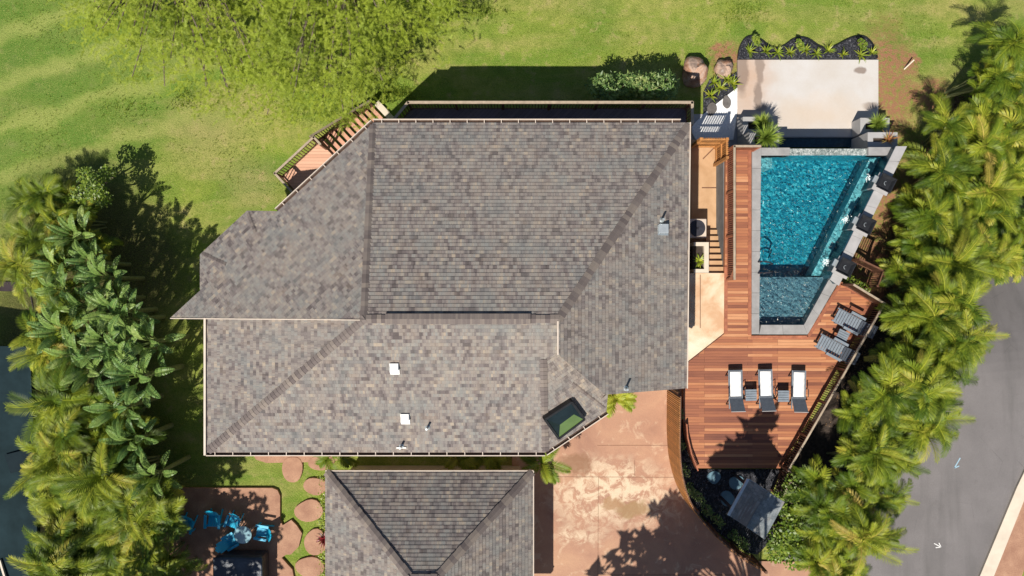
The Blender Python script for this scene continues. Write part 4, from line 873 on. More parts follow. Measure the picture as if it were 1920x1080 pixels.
for (a, b, lb, rz) in ((1375, 728, 'left', 0.02), (1431, 727, 'middle', 0.03), (1492, 729, 'right hand', -0.02)):
    o = place(lp, P(a, b, ZD + 0.01), rz, lb + ' lounger of the three white covered loungers on the deck', 0.88)
    m = MB(); vs_ = []; n = 14; up = 0.66 if lb != 'right hand' else 0.60
    for k in range(n + 1):
        y = -0.34 + (0.78 + 0.42) * k / n; z = 0.385 + 0.006 * math.sin(k * 1.7)
        vs_ += [(-0.27, y, z - 0.015), (-0.26, y, z), (0, y, z + 0.004), (0.26, y, z), (0.27, y, z - 0.015)]
    m.mesh(vs_, [(k * 5 + j, k * 5 + j + 1, (k + 1) * 5 + j + 1, (k + 1) * 5 + j) for k in range(n) for j in range(4)])
    t_ = build('beach_towel', m, M['towel'], smooth_=True); t_.location = o.location; t_.rotation_euler = o.rotation_euler; t_.scale = o.scale; tag(t_, 'white towel laid flat over the %s lounger of three' % lb, 'towel', 'white towels on the loungers')
def table_proto():
    r = thing('side_table', 'x', 'side table', (0, 0, 0), 'grey slatted side tables'); m = MB()
    for k in range(5): m.box((0, -0.2 + k * 0.1, 0.42), (0.48, 0.085, 0.025))
    build('tabletop', m, M['slatgrey'], r)
    for sx in (-1, 1):
        for sy in (-1, 1): m = MB(); m.box((sx * 0.2, sy * 0.2, 0.205), (0.04, 0.04, 0.41)); build('leg', m, M['framedark'], r)
    m = MB(); m.box((0, 0, 0.385), (0.42, 0.42, 0.04)); build('apron', m, M['framedark'], r); return r
tp = table_proto()
place(tp, P(1402, 738, ZD + 0.01), 0.03, 'grey slatted side table between the left and middle white loungers'); place(tp, P(1462, 740, ZD + 0.01), 0, 'grey slatted side table between the middle and right white loungers'); place(tp, P(1571, 629, ZD + 0.01), -0.45, 'grey slatted side table between the two grey reclined chairs')
def recliner_proto():
    r = thing('reclining_chair', 'x', 'lounge chair', (0, 0, 0), 'grey slatted lounge chairs by the fence')
    for sx in (-1, 1):
        m = MB(); m.bar((sx * 0.3, -0.85, 0.30), (sx * 0.3, 0.8, 0.30), 0.05, 0.07); build('side_rail', m, M['slatgrey'], r)
        for y in (-0.5, 0.5): m = MB(); m.box((sx * 0.3, y, 0.14), (0.06, 0.06, 0.28)); build('leg', m, M['slatgrey'], r)
        m = MB(); m.box((sx * 0.37, -0.05, 0.56), (0.11, 0.7, 0.03)); m.box((sx * 0.36, 0.2, 0.42), (0.05, 0.05, 0.28)); build('armrest', m, M['slatgrey'], r)
    m = MB()
    for k in range(9): m.box((0, -0.3 + k * 0.125, 0.35), (0.58, 0.105, 0.02))
    build('seat', m, M['slatgrey'], r); m = MB()
    for k in range(6):
        f = k / 5; m.box((0, -0.42 - 0.45 * f, 0.38 + 0.42 * f), (0.58, 0.10, 0.02), M=Matrix.Rotation(-0.75, 4, 'X'))
    m.bar((-0.27, -0.4, 0.36), (-0.27, -0.9, 0.82), 0.04, 0.03); m.bar((0.27, -0.4, 0.36), (0.27, -0.9, 0.82), 0.04, 0.03)
    build('backrest', m, M['charcoal'], r); return r
rc = recliner_proto()
place(rc, P(1589, 604, ZD + 0.01), R(62), 'upper of two grey slatted lounge chairs by the deck fence', 0.98)
place(rc, P(1557, 652, ZD + 0.01), R(62), 'lower of two grey slatted lounge chairs by the deck fence', 0.98)
def adirondack():
    r = thing('garden_chair', 'x', 'garden chair', (0, 0, 0), 'blue garden chairs on the patio')
    m = MB()
    for k in range(5): m.box((-0.22 + k * 0.11, 0.0, 0.36 - 0.0), (0.10, 0.55, 0.02), M=Matrix.Rotation(0.15, 4, 'X'))
    build('seat', m, M['bluechair'], r); m = MB()
    hs = (0.62, 0.74, 0.80, 0.74, 0.62)
    for k in range(5):
        x = -0.22 + k * 0.11; m.mesh([(x - .052, -0.24, 0.34), (x + .052, -0.24, 0.34), (x + .06, -0.24 - hs[k] * 0.55, 0.34 + hs[k] * 0.8), (x - .06, -0.24 - hs[k] * 0.55, 0.34 + hs[k] * 0.8), (x - .052, -0.26, 0.33), (x + .052, -0.26, 0.33), (x + .06, -0.26 - hs[k] * 0.55, 0.33 + hs[k] * 0.8), (x - .06, -0.26 - hs[k] * 0.55, 0.33 + hs[k] * 0.8)], [(0, 1, 2, 3), (7, 6, 5, 4), (0, 4, 5, 1), (3, 2, 6, 7), (0, 3, 7, 4), (1, 5, 6, 2)])
    build('backrest', m, M['bluechair'], r)
    for sx in (-1, 1):
        m = MB(); m.box((sx * 0.34, -0.02, 0.58), (0.13, 0.68, 0.025)); build('armrest', m, M['bluechair'], r)
        m = MB(); m.box((sx * 0.32, 0.24, 0.29), (0.04, 0.10, 0.56)); build('leg', m, M['bluechair'], r)
        m = MB(); m.bar((sx * 0.28, 0.27, 0.36), (sx * 0.28, -0.5, 0.03), 0.04, 0.10); build('leg', m, M['bluechair'], r)
    return r
ad = adirondack()
place(ad, P(357, 980, PZ), R(165), 'blue garden chair closest to the left palm hedge on the patio', 0.85); place(ad, P(407, 972, PZ), R(178), 'blue garden chair between the hedge side chair and the glass table', 0.88); place(ad, P(443, 975, PZ), R(160), 'blue garden chair upper left of the round glass table', 0.8); place(ad, P(440, 1008, PZ), R(-60), 'blue garden chair lower left of the round glass table', 0.82); place(ad, P(496, 992, PZ), R(80), 'blue garden chair right of the round glass table', 0.82)
t_ = thing('glass_table', 'round glass patio table among the blue chairs', 'table', P(467, 992, PZ)); c_ = P(467, 992, PZ)
tgm = NT('table_glass'); gg = tgm.bsdf((0.25, 0.42, 0.48), 0.08, spec=0.6); M['tglass'] = tgm.m
mb = MB(); mb.lathe(c_ + Vector((0, 0, 0.70)), [(0.36, 0), (0.38, 0.01), (0.36, 0.02)], 28); build('tabletop', mb, M['tglass'], t_)
for k in range(4): m1 = MB(); an = k * math.pi / 2 + .5; m1.bar(c_ + Vector((0.34 * math.cos(an), 0.34 * math.sin(an), 0)), c_ + Vector((0.28 * math.cos(an), 0.28 * math.sin(an), 0.7)), 0.035, 0.035); build('leg', m1, M['metal'], t_)
# spa
t_ = thing('hot_tub', 'dark covered hot tub at the bottom edge beside the patio', 'hot tub', P(445, 1075, PZ)); c_ = P(446, 1090, PZ + 0.9)
mb = MB(); mb.box((c_.x, c_.y, PZ + 0.42), (2.1, 2.1, 0.84)); build('tub_shell', mb, M['framedark'], t_, bevel=0.15)
mb = MB(); mb.box((c_.x, c_.y + 0.52, PZ + 0.90), (2.12, 1.03, 0.11)); mb.box((c_.x, c_.y - 0.54, PZ + 0.90), (2.12, 1.03, 0.11)); cvr = NT('wet_vinyl'); cvr.bsdf(cvr.ramp(cvr.noise(cvr.obj(), 1.5, 4), [(0.3, (0.02, 0.028, 0.045)), (0.7, (0.05, 0.07, 0.10))]), 0.4, cvr.bump(cvr.noise(cvr.obj(), 3, 5, 0.6, 1.0), 0.8, 0.06)); build('cover', mb, cvr.m, t_, bevel=0.06)
# flagstones in the side lawn
for i, (a, b, rx, ry, lb) in enumerate(((548, 880, 19, 26, 'large upright oval red flagstone below the house eave'), (602, 868, 25, 14, 'red flagstone tucked between eave and garage corner'), (591, 912, 22, 17, 'red flagstone beside the garage roof edge, below the topmost'), (579, 958, 27, 21, 'broad red flagstone halfway down beside the garage'), (591, 1017, 22, 24, 'round red flagstone with a red leafed plant over its edge'), (581, 1064, 26, 21, 'lowest red flagstone at the bottom of the photo'))):
    stone(a, b, rx, ry, 1.95, M['flag'], lb, 'red flagstones in the side lawn', 80 + i, 0.12, 'flagstone', 0.05)
# ---------------------------------------------------------------- boulders and stake
def boulder(px, py, rx, ry, hz, z, lb, seed):
    rr = random.Random(seed); mb = MB(); n, m = 20, 10; c_ = P(px, py, z + hz * 0.6); vs_ = []
    ph = [(rr.uniform(0.8, 2.2), rr.uniform(0, 6), rr.uniform(0, 6)) for _ in range(5)]
    for j in range(m + 1):
        th = math.pi * j / m
        for k in range(n):
            a = 2 * math.pi * k / n; d = 1 + sum(0.06 * math.sin(q[0] * 2 * a + q[1] + th * q[0] * 2) for q in ph[:3]) + rr.uniform(-.02, .02)
            vs_.append((c_.x + rx * d * math.sin(th) * math.cos(a), c_.y + ry * d * math.sin(th) * math.sin(a), z + hz * 0.35 + hz * 0.65 * d * math.cos(th)))
    mb.mesh(vs_, [(j * n + k, j * n + (k + 1) % n, (j + 1) * n + (k + 1) % n, (j + 1) * n + k) for j in range(m) for k in range(n)])
    return tag(build('boulder', mb, M['boulder'], smooth_=True), lb, 'boulder')
boulder(1305, 131, 0.60, 0.68, 0.95, 0, 'larger red brown boulder at the corner of the balcony shade', 4); boulder(1358, 127, 0.42, 0.42, 0.55, 0, 'smaller rounded pale boulder next to the terrace corner', 9); boulder(1298, 150, 0.45, 0.3, 0.4, 0, 'low shaded rock at the foot of the larger boulder', 12)
mb = MB(); mb.tube([P(1695, 130, 0.05), P(1714, 112, 0.35)], 0.035, 8); tag(build('wooden_stake', mb, M['kerb']), 'pale leaning stake on the bare soil right of the terrace', 'stake')
# ---------------------------------------------------------------- neighbour at the left edge
nb = thing('neighbour_house', 'dark slate roofed building at the bottom left edge of the photo', 'house', P(-40, 900, 1.5))
M['slate'] = simple('slate_roof', (0.014, 0.028, 0.034), 0.9, 0.35, 0.8, spec=0.1)
mb = MB(); z1 = 3.0; a = [P(-500, 640, z1 + 1.2), P(56, 650, z1), P(70, 1010, z1), P(20, 1250, z1), P(-500, 1250, z1 + 1.2)]
mb.mesh(a + [q - Vector((0, 0, 0.2)) for q in a], [(4, 3, 2, 1, 0), (5, 6, 7, 8, 9)] + [(i, (i + 1) % 5, 5 + (i + 1) % 5, 5 + i) for i in range(5)]); nr = build('roof', mb, M['slate'], nb)
mb = MB(); mb.bar(P(0, 1050, z1 + 0.12), P(12, 1090, z1 + 0.12), 0.08, 0.08); build('drip_edge', mb, M['trim'], nr)
mb = MB(); mb.prism([P(-500, 715, z1), P(40, 710, z1), P(52, 1005, z1), P(5, 1240, z1), P(-500, 1240, z1)], 1.2, z1 - 0.21); build('wall', mb, M['wall'], nb)
mb = MB(); mb.mesh([P(8, 853, z1 + 0.16), P(60, 840, z1 + 0.1), P(68, 872, z1 + 0.1), P(20, 888, z1 + 0.16)], [(0, 3, 2, 1)]); build('skylight', mb, M['glassy'], nr)
M['darkpave'] = simple('dark_red_paving', (0.045, 0.032, 0.036), 0.8, 0.4, 1.2)
mb = MB(); q = [G(-600, 500), G(55, 530), G(75, 640), G(70, 720), G(-600, 720)]; mb.face([(p.x, p.y, gz(p.x, p.y) + 0.05) for p in q][::-1]); struct(build('neighbour_paving', mb, M['darkpave']))
# ---------------------------------------------------------------- plants
rng.seed(4)
def frond(mb, base, azi, L, e0, e1, pairs, ll, col, lw=0.042, vee=0.35, drop=0.35, rng_=rng):
    seg = 9; p = Vector(base); pts = [p.copy()]; d2 = Vector((math.cos(azi), math.sin(azi), 0)); sidev = Vector((-d2.y, d2.x, 0)); tw = rng_.uniform(-0.5, 0.5)
    tans = []
    for k in range(seg):
        f = (k + 0.5) / seg; e = e0 + (e1 - e0) * f ** 1.2
        a2 = azi + tw * f; dv = Vector((math.cos(a2) * math.cos(e), math.sin(a2) * math.cos(e), math.sin(e))); p = p + dv * (L / seg); pts.append(p.copy()); tans.append(dv)
    tans.append(tans[-1])
    mb.tube(pts, [0.022 * (1 - 0.8 * k / seg) + 0.004 for k in range(seg + 1)], 4, min(1, col + 0.22), cap=False)
    for k in range(pairs):
        f = 0.16 + 0.84 * (k + 0.5) / pairs; x = f * seg; i = min(seg - 1, int(x)); q = pts[i].lerp(pts[i + 1], x - i); dv = tans[i]
        sd = dv.cross(Vector((0, 0, 1)))
        if sd.length < 0.1: sd = Vector((-d2.y, d2.x, 0))
        sd.normalize(); upn = sd.cross(dv).normalized()
        le = ll * (0.55 + 0.65 * math.sin(math.pi * min(1, f * 0.9 + 0.05))) * (1 if f < 0.9 else 0.75)
        fw = 0.6 + 0.9 * f
        for sg in (-1, 1):
            r_ = max(0, min(1, col + rng_.uniform(-0.10, 0.10)))
            v1 = (sd * sg + dv * fw + upn * (vee + rng_.uniform(-.1, .1))).normalized(); v2 = (v1 + Vector((0, 0, -drop - rng_.uniform(0, .25)))).normalized()
            wv = dv * (lw * 0.5) ; m_ = q + v1 * le * 0.5; e_ = m_ + v2 * le * 0.5
            wv2 = wv - v1 * wv.dot(v1)
            mb.face([q - wv2 * 0.6, q + wv2 * 0.6, m_ + wv2, m_ - wv2], r_); mb.face([m_ - wv2, m_ + wv2, e_], r_)
def palm_proto(seed, hgt, stems, fr, L, lname='leaf_palm', ll=0.34):
    rr = random.Random(seed); r = thing('areca_palm', 'x', 'palm'); mc = MB(); ms = MB()
    for s_ in range(stems):
        a = rr.uniform(0, 6.28); q = rr.uniform(0.1, 0.45) if stems > 1 else 0; h_ = hgt * rr.uniform(0.72, 1.0); top = Vector((q * math.cos(a) * 1.7, q * math.sin(a) * 1.7, h_))
        ms.tube([(q * math.cos(a) * 0.5, q * math.sin(a) * 0.5, -0.1), (q * math.cos(a), q * math.sin(a), h_ * 0.5), top], [0.06, 0.05, 0.045], 7)
        a0 = rr.uniform(0, 6.28)
        for k in range(fr):
            az_ = a0 + k * 2.4 + rr.uniform(-.8, .8); f = k / fr; e0 = R(80 - 45 * f + rr.uniform(-12, 12)); e1 = R(-15 - 55 * f + rr.uniform(-35, 35)); c_ = rr.choice((0.1, 0.3, 0.45, 0.55, 0.68, 0.8)) if k < fr - 1 else rr.choice((0.4, 0.95))
            frond(mc, top, az_, L * rr.uniform(0.6, 1.15), e0, e1, 26, ll * rr.uniform(.75, 1.15), c_, 0.034, rr.uniform(0.1, 0.8), 0.3, rr)
    build('crown', mc, M[lname], r); build('trunk', ms, M['palmstem'], r); return r
palms = [palm_proto(100 + i, h_, st, fr, L) for i, (h_, st, fr, L) in enumerate(((2.5, 4, 7, 1.35), (2.9, 4, 7, 1.5), (2.2, 5, 7, 1.2), (3.0, 3, 8, 1.5), (2.6, 5, 7, 1.3), (1.7, 4, 6, 1.5)))]
def poisson(poly, dmin, seed, tries=6000, cap=400):
    rr = random.Random(seed); xs = [p[0] for p in poly]; ys = [p[1] for p in poly]; out = []
    for _ in range(tries):
        q = (rr.uniform(min(xs), max(xs)), rr.uniform(min(ys), max(ys)))
        if inside(q, poly) and all((q[0] - o[0]) ** 2 + (q[1] - o[1]) ** 2 > dmin * dmin for o in out):
            out.append(q)
            if len(out) >= cap: break
    return out
class Labeler:
    def __init__(s): s.c = {}
    def __call__(s, k):
        i = s.c.get(k, 0); s.c[k] = i + 1; return ORD[i] if i < 20 else 'last'
RL = Labeler()
RH = [(1905, 90), (1990, 50), (2010, 480), (1855, 520), (1832, 590), (1792, 670), (1754, 750), (1716, 830), (1676, 910), (1640, 970), (1604, 1030), (1590, 1110), (1530, 1110), (1548, 960), (1562, 890), (1618, 790), (1672, 700), (1712, 640), (1726, 540), (1748, 440), (1784, 350), (1820, 260), (1858, 160)]
pts = sorted(poisson(RH, 33, 5), key=lambda q: q[1])
marks = [(190, 'level with the terrace'), (300, 'level with the planters'), (420, 'level with the upper pool'), (530, 'level with the lower pool'), (640, 'level with the grey lounge chairs'), (770, 'level with the white loungers'), (890, 'level with the deck bottom'), (985, 'level with the gate roof'), (2000, 'near the driveway mouth')]
def xr_edge(y, poly):
    xs = []
    for i in range(len(poly)):
        a, b = poly[i], poly[(i + 1) % len(poly)]
        if (a[1] > y) != (b[1] > y): xs.append(a[0] + (b[0] - a[0]) * (y - a[1]) / (b[1] - a[1]))
    return (min(xs), max(xs)) if xs else (0, 1)
for i, (a, b) in enumerate(pts):
    lo, hi = xr_edge(b, RH); f = (a - lo) / max(1, hi - lo); col = 'lawn side' if f < 0.34 else ('middle' if f < 0.67 else 'road side')
    mk = [m for y, m in marks if b < y][0]; key = 'palm on %s of right hedge, %s' % (col, mk)
    o_ = RL(key); sc = rng.uniform(0.72, 1.1) * (0.92 if col != 'middle' else 1.1)
    g_ = P(a, b, 3.9); g_.z = gz(g_.x, g_.y)
    o = place(palms[i % 5], (g_.x, g_.y, g_.z), rng.uniform(0, 6.28), key + ', %s from top' % o_, sc); o['group'] = 'palms of the right hand hedge'; o.rotation_euler = (rng.uniform(-.22, .22), rng.uniform(-.22, .22), rng.uniform(0, 6.28))
LH = [(-30, 345), (70, 370), (90, 430), (60, 500), (75, 560), (110, 640), (140, 720), (190, 760), (230, 860), (270, 950), (305, 1040), (320, 1130), (80, 1130), (85, 980), (85, 800), (80, 650), (50, 560), (-30, 480)]
pts2 = sorted(poisson(LH, 39, 11), key=lambda q: q[1])
marks2 = [(430, 'level with the leafy bush'), (600, 'level with the roof point'), (720, 'level with the upper neighbour yard'), (850, 'level with the lower roof'), (950, 'level with the blue chairs'), (2000, 'at the bottom corner')]
for i, (a, b) in enumerate(pts2):
    lo, hi = xr_edge(b, LH); f = (a - lo) / max(1, hi - lo); col = 'outer side' if f < 0.4 else ('middle' if f < 0.7 else 'house side')
    mk = [m for y, m in marks2 if b < y][0]; key = 'palm on %s of left hedge, %s' % (col, mk); o_ = RL(key)
    g_ = P(a, b, 4.6); g_.z = gz(g_.x, g_.y); o = copy_tree(palms[(i * 2) % 5]); o.location = g_; sc = rng.uniform(0.8, 1.15) * (0.85 if b < 470 else 1.05); o.scale = (sc,) * 3
    o.rotation_euler = (rng.uniform(-.22, .22), rng.uniform(-.22, .22), rng.uniform(0, 6.28)); o['label'] = key + ', %s from top' % o_; o['group'] = 'palms of the left hand hedge'
# broad leaved plants of the left hedge
def paddle(mb, base, azi, stalk, L, W_, e0, e1, col, rr):
    d2 = Vector((math.cos(azi), math.sin(azi), 0)); p = Vector(base); seg = 10; pts = []; tn = []
    for k in range(4): e = e0; dv = d2 * math.cos(e) + Vector((0, 0, math.sin(e))); pts.append(p.copy()); p = p + dv * (stalk / 4)
    mb.tube(pts + [p.copy()], [0.03, 0.028, 0.025, 0.022, 0.02], 5, 0.95, cap=False)
    spine = []; 
    for k in range(seg + 1):
        f = k / seg; e = e0 + (e1 - e0) * f; dv = d2 * math.cos(e) + Vector((0, 0, math.sin(e))); spine.append((p.copy(), dv)); p = p + dv * (L / seg)
    mb.tube([q[0] for q in spine], [0.016 * (1 - .8 * k / seg) + .003 for k in range(seg + 1)], 4, 1.0, cap=False)
    roll = rr.uniform(-0.5, 0.5)
    for sg in (-1, 1):
        k = 0.0; n = 16
        for j in range(n):
            f0, f1 = j / n, (j + (0.97 if rr.random() < 0.4 else 0.72)) / n
            def at(f):
                x = f * seg; i = min(seg - 1, int(x)); q = spine[i][0].lerp(spine[i + 1][0], x - i); return q, spine[i][1]
            def wd(f): return W_ * (math.sin(math.pi * min(1, f ** 0.75 * 0.97 + 0.02)) ** 0.6)
            q0, t0 = at(f0); q1, t1 = at(f1); sd = t0.cross(Vector((0, 0, 1))).normalized(); un = sd.cross(t0).normalized()
            v_ = (sd * sg + un * (0.28 + roll * sg * 0.6) + t0 * 0.25); dr = rr.uniform(0.0, 0.22)
            a_, b_ = q0 + v_ * wd(f0), q1 + v_ * wd(f1); c0 = q0 + v_ * wd(f0) * .55 + un * .02; c1 = q1 + v_ * wd(f1) * .55 + un * .02
            a_ = a_ - Vector((0, 0, dr * wd(f0))); b_ = b_ - Vector((0, 0, dr * wd(f1))); r_ = max(0, min(1, col + rr.uniform(-.12, .12)))
            mb.face([q0, q1, c1, c0], r_); mb.face([c0, c1, b_, a_], r_)
def broad_proto(seed, nl, hgt, L, W_):
    rr = random.Random(seed); r = thing('banana_plant', 'x', 'broad leaved plant'); mc = MB(); ms = MB()
    ms.tube([(0, 0, -0.1), (0, 0, hgt)], [0.12, 0.08], 8)
    for k in range(nl):
        f = k / nl; paddle(mc, (0, 0, hgt * (1 - 0.25 * f)), k * 2.4 + rr.uniform(-.3, .3), 0.5 + 0.3 * rr.random(), L * rr.uniform(.85, 1.15), W_, R(78 - 40 * f), R(10 - 50 * f + rr.uniform(-10, 10)), rr.choice((0.2, 0.4, 0.55, 0.8)), rr)
    build('crown', mc, M['leaf_banana'], r); build('stem', ms, M['palmstem'], r); return r
bps = [broad_proto(200 + i, 13, 2.9, 0.95, 0.16) for i in range(3)]
bspots = [(140, 490), (95, 545), (185, 560), (235, 600), (130, 620), (245, 660), (190, 690), (285, 700), (245, 760), (175, 520), (265, 820), (210, 640), (300, 885), (110, 440), (80, 500), (150, 580), (215, 585), (160, 665), (290, 640)]
for i, (a, b) in enumerate(sorted(bspots, key=lambda q: q[1])):
    g_ = P(a, b, 4.3); g_.z = gz(g_.x, g_.y); o = place(bps[i % 3], g_, rng.uniform(0, 6.28), 'paddle leaved plant on house side of the left hedge, %s from the top' % ORD[i], rng.uniform(.85, 1.1)); o['group'] = 'broad leaved plants of the left hedge'
# leafy bushes
def leafblob(mb, c_, rad, n, size, rr, hz=1.0, asp=0.5, clump=None, col=None):
    for k in range(n):
        while True:
            v_ = Vector((rr.uniform(-1, 1), rr.uniform(-1, 1), rr.uniform(-1, 1)))
            if 0.2 < v_.length < 1: break
        v_ = v_ * (0.55 + 0.45 * rr.random()) / max(v_.length, 0.5); q = c_ + Vector((v_.x * rad, v_.y * rad, v_.z * rad * hz)); a = rr.uniform(0, 6.28); el_ = rr.uniform(-0.5, 0.7); s_ = size * rr.uniform(0.6, 1.3)
        d = Vector((math.cos(a) * math.cos(el_), math.sin(a) * math.cos(el_), math.sin(el_))); sd = d.cross(Vector((rr.uniform(-.4, .4), rr.uniform(-.4, .4), 1))).normalized()
        r_ = rr.random() if col is None else max(0, min(1, col + rr.uniform(-.25, .25)))
        mb.face([q - d * s_ * .5, q + sd * s_ * asp * .5, q + d * s_ * .5, q - sd * s_ * asp * .5], r_)
def bush(name, lb, cat, spots, zb, mat, size, n, asp=0.5, hz=0.9, group=None, seed=1):
    rr = random.Random(seed); b0 = P(spots[0][0], spots[0][1], zb); b0.z = zb; r = thing(name, lb, cat, b0, group); mc, ms = MB(), MB()
    for (a, b, rd, h_) in spots:
        c_ = P(a, b, zb + h_); leafblob(mc, c_, rd, int(n * rd * rd), size, rr, hz, asp)
        ms.tube([(b0.x + (c_.x - b0.x) * .3, b0.y + (c_.y - b0.y) * .3, zb - 0.1), (c_.x, c_.y, zb + h_ * 0.6), c_ + Vector((0, 0, rd * .4))], [0.05, 0.03, 0.015], 5)
    build('crown', mc, M[mat], r); build('stem', ms, M['bark'], r); return r
bush('leafy_bush', 'bright small leaved bush at the top right of the left hedge', 'bush', [(178, 345, .5, 1.9), (160, 330, .45, 1.7), (200, 325, .4, 1.6), (150, 365, .45, 1.5), (190, 370, .5, 1.6), (172, 355, .5, 2.3)], 0.3, 'leaf_bush', 0.12, 1100, 0.6, seed=3)
bush('leafy_bush', 'bright green rounded bush between the gate roof and the palm hedge', 'bush', [(1480, 940, .7, 1.3), (1500, 985, .9, 1.5), (1470, 1010, .7, 1.2), (1520, 1030, .8, 1.2), (1455, 1035, .5, .8), (1530, 960, .8, 1.5), (1490, 1045, .6, .7), (1495, 910, .6, 1.5)], 1.85, 'leaf_bush', 0.15, 750, 0.65, seed=4)
bush('leafy_bush', 'low green plants between the last fire bowl and the deck fence', 'bush', [(1592, 525, .25, .5), (1605, 533, .28, .5), (1622, 543, .28, .5)], 1.35, 'leaf_bush', 0.12, 1100, 0.5, seed=8)
for i, (x, y) in enumerate(((1130, 160), (1168, 162), (1205, 158), (1245, 160))):
    rr = random.Random(i); sp = [(x + rr.uniform(-16, 16), y + rr.uniform(-12, 16), rr.uniform(.3, .46), rr.uniform(1.0, 2.8)) for _ in range(12)]
    bush('balcony_shrub', 'leafy shrub in the balcony shade, %s from the left of four' % ORD[i], 'shrub', sp, 0.0, 'leaf_shrub', 0.22, 650, 0.28, 1.0, 'shrubs in front of the balcony', 20 + i)
# small rosettes
def rosette(seed, n, L, wd, mat, name, cat, up=(25, 75), droop=0.5):
    rr = random.Random(seed); r = MB()
    for k in range(n):
        a = k * 2.4 + rr.uniform(-.2, .2); e = R(rr.uniform(*up)); l_ = L * rr.uniform(.7, 1.15); d = Vector((math.cos(a) * math.cos(e), math.sin(a) * math.cos(e), math.sin(e))); sd = Vector((-math.sin(a), math.cos(a), 0)); q0 = Vector((0, 0, 0)); c_ = rr.random(); prev = None
        for j in range(5):
            w_ = wd * (1 - (j / 4) ** 2) * .5 + 0.001
            cur = (q0 - sd * w_, q0 + sd * w_)
            if prev: r.face([prev[0], prev[1], cur[1], cur[0]], c_)
            prev = cur; q0 = q0 + d * l_ / 4; d = (d - Vector((0, 0, droop * 0.5))).normalized()
    return tag(build(name, r, M[mat]), 'x', cat)
br = [rosette(300 + i, 16, 0.36, 0.05, 'leaf_brom', 'bromeliad', 'bromeliad') for i in range(3)]
bs = [(1404, 97), (1435, 97), (1457, 99), (1480, 100), (1509, 95), (1530, 101), (1551, 96), (1579, 103), (1612, 104), (1633, 100)]
for i, (a, b) in enumerate(bs):
    o = place(br[i % 3], P(a, b, 0.12), rng.uniform(0, 6), 'yellow green spiky plant in the wavy gravel bed, %s from the left' % ORD[i], rng.uniform(.9, 1.35)); o['group'] = 'spiky plants in the wavy gravel bed'
for i, (a, b) in enumerate(((1337, 155), (1361, 150), (1350, 166), (1373, 158), (1331, 180))):
    o = place(br[i % 3], P(a, b, 0.12), rng.uniform(0, 6), 'yellow green spiky plant between boulders and white path, ' + ('upper left', 'top middle', 'centre', 'nearest the terrace', 'lowest')[i], rng.uniform(1.1, 1.5)); o['group'] = 'spiky plants in the small gravel bed'
for i, (a, b, lb) in enumerate(((1418, 75, 'taller leafy plant at the left hump of the wavy bed'), (1500, 84, 'leafy plant under the middle hump of the wavy bed'), (1617, 82, 'taller leafy plant at the right end of the wavy bed'))):
    bush('leafy_plant', lb, 'plant', [(a, b, .2, .35), (a + 3, b + 5, .18, .3), (a - 3, b - 5, .14, .6)], 0.06, 'leaf_bush', 0.13, 1500, 0.45, seed=40 + i)
fg = [rosette(320 + i, 260, 0.55, 0.03, 'leaf_fount', 'fountain_grass', 'grass clump', (25, 88), 0.32) for i in range(2)]
for i, (pt, lb, sc, dx) in enumerate(((pA, 'feathery grass clump in the low left planter', 1.0, .1), (pB, 'large feathery grass clump in the taller left planter', 1.35, 0.0), (pC, 'feathery grass clump in the low right planter', 1.0, 0.0))):
    place(fg[i % 2], pt + Vector((dx, 0.05, 0.22)), i, lb, sc * 1.05)
r_ = rosette(330, 26, 0.5, 0.06, 'leaf_rust', 'bromeliad', 'bromeliad'); r_.location = pD + Vector((0.25, 0, 0)); r_['label'] = 'rust coloured spiky plant in the taller right planter'
r_ = rosette(331, 26, 0.42, 0.07, 'leaf_red', 'cordyline', 'plant'); r_.location = P(608, 1010, 2.0); r_['label'] = 'dark red leafed plant at the garage roof edge'
r_ = rosette(332, 24, 0.4, 0.07, 'leaf_brom', 'bromeliad', 'bromeliad'); r_.location = pE; r_['label'] = 'yellow green plant in the narrow planter beside the steps'
# plants under the eaves
def fern(px, py, z, n, L, lb, seed, mat='leaf_palm', spread=0.2):
    rr = random.Random(seed); b0 = P(px, py, z); r = thing('eave_palm', lb, 'palm', (b0.x, b0.y, 1.9)); mc, ms = MB(), MB(); ms.tube([(b0.x, b0.y, 1.85), (b0.x, b0.y, z)], 0.05, 7)
    for k in range(n): frond(mc, (b0.x + rr.uniform(-spread, spread), b0.y + rr.uniform(-.1, .1), z), k * 2.4 + rr.random(), L * rr.uniform(.8, 1.1), R(rr.uniform(35, 70)), R(rr.uniform(-50, 0)), 20, 0.32, rr.uniform(.5, .8), 0.05, rng_=rr)
    build('crown', mc, M[mat], r); build('trunk', ms, M['palmstem'], r)
fern(1017, 868, 3.3, 11, 1.0, 'bright palm spilling over the driveway at the garage corner', 1)
fern(1156, 748, 2.9, 10, 0.8, 'bright palm under the right roof corner above the driveway', 2)
fern(870, 852, 3.2, 12, 0.85, 'green palm under the bottom eave, left of two', 3, spread=.5)
fern(915, 852, 3.2, 12, 0.85, 'green palm under the bottom eave, right of two', 4, spread=.5)
fern(625, 850, 3.1, 12, 0.8, 'green palm under the eave beside the garage corner', 5, spread=.4)
